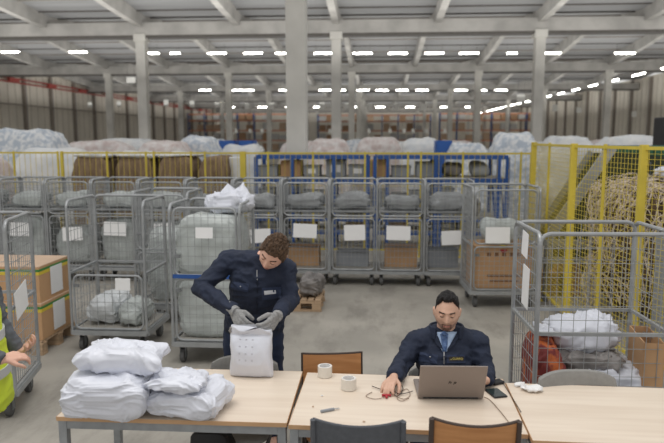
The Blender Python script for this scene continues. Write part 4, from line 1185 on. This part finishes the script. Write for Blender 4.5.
def surf_patch(bvh, org, x0, y0, x1, y1, n=6, k=4, off=.004, th=.004, corners=None):
    # a small cloth patch laid on the garment between picture corners; follows the surface and has thickness
    vs = []; ok = True
    for q in (0, 1):
        for i in range(k+1):
            for j in range(n+1):
                u = j/n; v = i/k
                if corners: a = V(corners[0]).lerp(V(corners[1]), u); b = V(corners[3]).lerp(V(corners[2]), u); p = a.lerp(b, v)
                else: p = V((x0+(x1-x0)*u, y0+(y1-y0)*v))
                hit, nr_ = on_surface(bvh, p[0], p[1])
                if hit is None: return None
                if nr_.dot(CAM-hit) < 0: nr_ = -nr_
                vs.append(hit+nr_*(off if q else off-th-.003)-org)
    m = MB(); W_ = n+1; o2 = (k+1)*W_; fs = []
    for i in range(k):
        for j in range(n):
            a = i*W_+j; fs.append((a, a+1, a+W_+1, a+W_)); fs.append((o2+a, o2+a+W_, o2+a+W_+1, o2+a+1))
    for j in range(n): fs.append((j, o2+j, o2+j+1, j+1)); a = k*W_+j; fs.append((a, a+1, o2+a+1, o2+a))
    for i in range(k): a = i*W_; fs.append((a, a+W_, o2+a+W_, o2+a)); a = i*W_+n; fs.append((a, o2+a, o2+a+W_, a+W_))
    return m.add(vs, fs)
def surf_line(bvh, org, pix, r, off=.003):
    pts = []
    for a, b in pix:
        h, n_ = on_surface(bvh, a, b)
        if h: pts.append(h+(CAM-h).normalized()*off-org)
    return MB().tube(pts, r, 6) if len(pts) > 1 else None
# --- standing man packing
Y0 = 4.02
J = dict(pelvis=PY(254, 326, Y0+.07), chest=PY(259, 282, Y0-.02), neck=PY(263, 259, Y0-.06),
         sL=PY(229, 262, Y0-.02), eL=PY(200, 287, Y0-.14), wL=PY(233, 310, Y0-.31), tL=PY(245, 329, Y0-.39), nL=V((.3, .7, -.2)),
         sR=PY(285, 270, Y0-.0), eR=PY(291, 299, Y0-.10), wR=PY(278, 315, Y0-.36), tR=PY(263, 334, Y0-.50), nR=V((-.3, .7, .2)),
         hL=V((0, 0, 0)), kL=V((0, 0, 0)), aL=V((0, 0, 0)))
pv = J['pelvis']
for s, dx in (('L', -.115), ('R', .105)):
    J['h'+s] = V((pv.x+dx, pv.y, pv.z-.06)); J['k'+s] = V((pv.x+dx*1.15, pv.y+.0, .50)); J['a'+s] = V((pv.x+dx*1.2, pv.y+.08, .09)); J['o'+s] = V((pv.x+dx*1.3, pv.y-.10, .05))
hc = PY(273, 253, Y0-.16)
man, body, jac, org, HL = person('standing man in navy work jacket bending over the white mailer bag with grey gloves', (pv.x, pv.y, 0), J,
    (hc, V((.36, -.62, .72)), V((-.42, -.52, -.78))),
    dict(fwd=V((0, -1, 0)), skin=M['skin'], jacket=M['navy'], trousers=M['navy2'], hem=True, seed=3, hs=1.0,
         handL=(1, .45, .5), handR=(-1, .5, .5), gap=.5,
         hair=dict(front=.062, top=.026, side=.010, rough=.5, mat=M['hairb'], brow=M['hairb'], quiff=.012)))
for s, sd, cu in (('L', 1, .45), ('R', -1, .5)):
    g_ = MB(); w = J['w'+s]; hand_mb(g_, w+(J['t'+s]-w).normalized()*.012, J['t'+s], J['n'+s], sd, cu, rad=.003, thumb_curl=.5)
    d = (J['w'+s]-J['e'+s]).normalized(); g_.tube([w-d*.05, w+d*.03], [.036, .034], 14)
    remesh(g_, .0035, 2, 'glove', M['glove'], man, org)
bv = bvh_of(jac, org)
for nm, cs, mt in (('chest_pocket', ((232, 281.5), (249, 284), (248, 292), (231, 289)), M['flap']), ('name_badge', ((264, 290.8), (275.5, 289.8), (275.8, 293.4), (264.4, 294.6)), M['badgew'])):
    q = surf_patch(bv, org, 0, 0, 0, 0, corners=cs)
    if q: q.build(nm, mt, jac, smooth=False)
q = surf_patch(bv, org, 0, 0, 0, 0, corners=((262, 288), (281, 287), (281, 298), (262, 300)), off=.003)
if q: q.build('chest_pocket', M['flap'], jac)
q = surf_line(bv, org, [(257, 270), (257, 275), (257.3, 280)], .0028)
if q: q.build('zip', M['silver'], jac)
q = surf_line(bv, org, [(257.3, 280), (257.5, 290), (257, 302), (257, 314)], .003)
if q: q.build('zip_seam', M['navyd'], jac)
h, n_ = on_surface(bv, 240.5, 286.5)
if h: MB().ball(h+(CAM-h).normalized()*.006-org, .004).build('button', M['silver'], jac)
# --- seated man
Y1 = 3.86
J = dict(pelvis=V((PY(447, 370, Y1).x, Y1+.05, .58)), chest=PY(446, 357, Y1-.02), neck=PY(446, 332, Y1-.02),
         sL=PY(414, 344, Y1+.0), eL=PY(400, 368, Y1-.13), wL=P(394, 377, TZ+.05), tL=P(385, 389, TZ+.035), nL=V((0.1, -.2, -1)),
         sR=PY(477, 344, Y1+.0), eR=PY(486, 372, Y1-.10), wR=P(486, 380, TZ+.05), tR=P(474, 384, TZ+.03), nR=V((0, .1, -1)))
pv = J['pelvis']
for s, dx in (('L', -.10), ('R', .10)):
    J['h'+s] = V((pv.x+dx, pv.y, pv.z-.04)); J['k'+s] = V((pv.x+dx*1.6, pv.y-.42, .50)); J['a'+s] = V((pv.x+dx*1.6, pv.y-.40, .09)); J['o'+s] = V((pv.x+dx*1.8, pv.y-.58, .05))
hc = PY(447, 312, Y1-.06)
man2, body, jac, org, HL = person('seated man with short dark hair and goatee in navy jacket working at the laptop', (pv.x, pv.y, 0), J,
    (hc, V((.0, -.20, .98)), V((-.10, -.95, -.26))),
    dict(fwd=V((0, -1, 0)), skin=M['skin2'], jacket=M['navy'], trousers=M['navy2'], hem=False, seed=9, beard=True, hs=.97,
         handL=(1, [.55, .5, .5, .55], .6), handR=(-1, .3, .3), gap=.75, collar=(.076, .098, .045),
         hair=dict(front=.090, top=.016, side=.001, rough=.6, mat=M['hairk'], brow=M['hairk'], quiff=.012, fade=.048)))
bv = bvh_of(jac, org)
q = surf_patch(bv, org, 0, 0, 0, 0, corners=((434, 332), (458, 332), (446.5, 352), (442.5, 352)), off=.004, n=8, k=8)
if q: q.build('shirt', M['shirt'], man2, smooth=True)
q = surf_patch(bv, org, 0, 0, 0, 0, corners=((440.5, 334), (448, 334), (446.5, 352), (442.5, 352)), off=.009, n=4, k=6)
if q: q.build('necktie', M['tie'], man2, smooth=True)
MB().ball(PY(444, 333.5, Y1-.105)-org, (.016, .011, .014)).build('tie_knot', M['tie'], man2, smooth=True)
for nm, cs, mt, of in (('chest_pocket', ((420, 352), (438, 355), (437, 364), (419, 361)), M['flap'], .003), ('chest_pocket', ((447, 355.2), (465, 354.6), (465.4, 363), (447, 363)), M['flap'], .003),):
    q = surf_patch(bv, org, 0, 0, 0, 0, corners=cs, off=of)
    if q: q.build(nm, mt, jac)
q = surf_patch(bv, org, 0, 0, 0, 0, corners=((448.6, 356.6), (463.6, 356.2), (463.8, 361), (448.8, 361.4)), off=.005)
if q: q.build('name_badge', M['print'], jac)
h, n_ = on_surface(bv, 456.2, 358.8)
if h:
    d = (CAM-h).normalized(); xx = V((1, .03, 0)); xx = (xx-d*xx.dot(d)).normalized(); yy_ = d.cross(xx)
    h2 = h+d*.010-org
    mt = Matrix(((xx.x, yy_.x, d.x, h2.x), (xx.y, yy_.y, d.y, h2.y), (xx.z, yy_.z, d.z, h2.z), (0, 0, 0, 1)))
    text_obj('badge_lettering', 'SEGUARD', .018, M['badgey'], mt, jac, sx=1.0)
h, n_ = on_surface(bv, 430, 357)
if h: MB().ball(h+(CAM-h).normalized()*.005-org, .005).build('button', M['silver'], jac)
q = surf_line(bv, org, [(444, 350), (444, 356), (444, 364)], .0035)
if q: q.build('zip', M['silver'], jac)
# collar wings
for cs in (((431, 331), (436, 333), (443.5, 350), (437, 344)), ((461, 331), (457, 332), (447, 350), (454, 345))):
    q = surf_patch(bv, org, 0, 0, 0, 0, corners=cs, off=.012, th=.008)
    if q: q.build('collar_wing', M['navy'], jac, smooth=False)
# --- person in yellow vest at the left edge
Y2 = 3.2
bx = PY(-36, 330, Y2).x
J = dict(pelvis=V((bx-.02, Y2, .95)), chest=V((bx, Y2, 1.28)), neck=V((bx+.02, Y2, 1.47)),
         sL=V((bx, Y2+.19, 1.42)), eL=V((bx+.04, Y2+.24, 1.08)), wL=PY(17, 351, Y2+.26), tL=PY(33, 347, Y2+.22), nL=V((.1, -.3, .8)),
         sR=V((bx+.0, Y2-.19, 1.42)), eR=V((bx+.05, Y2-.24, 1.13)), wR=PY(0, 360, Y2-.12), tR=PY(16, 356, Y2-.05), nR=V((.1, .5, -.5)))
pv = J['pelvis']
for s, dy in (('L', .10), ('R', -.10)):
    J['h'+s] = V((pv.x, pv.y+dy, .90)); J['k'+s] = V((pv.x+.02, pv.y+dy*1.1, .50)); J['a'+s] = V((pv.x-.02, pv.y+dy*1.2, .09)); J['o'+s] = V((pv.x+.15, pv.y+dy*1.3, .05))
man3, body, jac, org, HL = person('person in a yellow high-visibility vest cut off by the left picture edge', (pv.x, pv.y, 0), J,
    (V((bx+.07, Y2, 1.62)), V((.2, 0, .97)), V((.9, 0, -.3))),
    dict(fwd=V((1, 0, 0)), skin=M['skin'], jacket=M['sleeve'], trousers=M['navy2'], seed=13,
         handL=(-1, .5, .5), handR=(-1, .45, .5),
         hair=dict(front=.062, top=.02, side=.008, rough=.4, mat=M['hairb'], brow=M['hairb'])))
vm = MB(); up = V((0, 0, 1))
def vring(z, w, d, cxo=0): return (V((bx+cxo, Y2, z)), V((0, w, 0)), V((d, 0, 0)))
vm.loft([vring(.66, .26, .185, .01), vring(.85, .25, .185, .005), vring(1.08, .22, .165), vring(1.28, .215, .155), vring(1.40, .19, .13, .01), vring(1.47, .11, .09, .015)], 28)
remesh(vm, .0075, 3, 'hi_vis_vest', M['hivis'], man3, org, wrinkle=.008, wf=8, seed=20)
for z, cx_ in ((.86, -.003), (1.06, 0)):
    m = MB(); n = 40; vs = []
    w_, d_ = (.252, .192) if z < 1 else (.226, .172)
    for j in range(n):
        a = 2*math.pi*j/n
        for (k_, zz) in ((-.012, -.025), (.006, -.025), (.006, .025), (-.012, .025)): vs.append(V((bx+cx_+(d_+k_)*math.cos(a), Y2+(w_+k_)*math.sin(a), z+zz))-org)
    fs = [(j*4+q, j*4+(q+1) % 4, ((j+1) % n)*4+(q+1) % 4, ((j+1) % n)*4+q) for j in range(n) for q in range(4)]
    m.add(vs, fs).build('reflective_band', M['reflect'], man3)
m = MB().tube([V((bx+.10, Y2-.06, 1.42))-org, V((bx+.17, Y2-.03, 1.25))-org, V((bx+.175, Y2-.01, 1.0))-org, V((bx+.18, Y2-.01, .82))-org], .008, 6); m.build('lanyard', M['black'], man3)
# ------------------------------------------------------------------ camera, light, view
cd = bpy.data.cameras.new('camera'); co = bpy.data.objects.new('camera', cd); COL.objects.link(co)
cd.sensor_width = 36; cd.lens = F*36/664; co.location = CAM; co.rotation_euler = (math.pi/2-PIT, 0, YAW)
cd.clip_end = 400; cd.dof.use_dof = True; cd.dof.focus_distance = 3.9; cd.dof.aperture_fstop = 2.2
bpy.context.scene.camera = co
w = bpy.data.worlds.new('world'); bpy.context.scene.world = w; w.use_nodes = True
nt = w.node_tree; bg = nt.nodes['Background']; bg.inputs[0].default_value = (1.0, .985, .965, 1); bg.inputs[1].default_value = .75
# added area light, out of view, brightening the packing area from above
ld = bpy.data.lights.new('overhead_fill', 'AREA'); ld.shape = 'RECTANGLE'; ld.size = 5; ld.size_y = 4; ld.energy = 260; ld.color = (1, .98, .95)
lo = bpy.data.objects.new('overhead_fill', ld); COL.objects.link(lo); lo.location = (-1.5, 2.5, 7.5); lo.rotation_euler = (R(-8), 0, 0)
# added unseen area lights facing up, to brighten the roof of each bay
ud = bpy.data.lights.new('roof_fill', 'AREA'); ud.shape = 'RECTANGLE'; ud.size = 58; ud.size_y = 15; ud.energy = 2400; ud.color = (1, .98, .94)
for yb in (28, 44, 64, 84, 104, 124):
    uo = bpy.data.objects.new('roof_fill', ud); COL.objects.link(uo); uo.location = (-2.6, yb, 5.2); uo.rotation_euler = (math.pi, 0, 0)
    if yb == 28: uo.scale = (1, .5, 1)
sc = bpy.context.scene
sc.view_settings.view_transform = 'Standard'; sc.view_settings.look = 'None'; sc.view_settings.gamma = 1; sc.view_settings.exposure = -.02
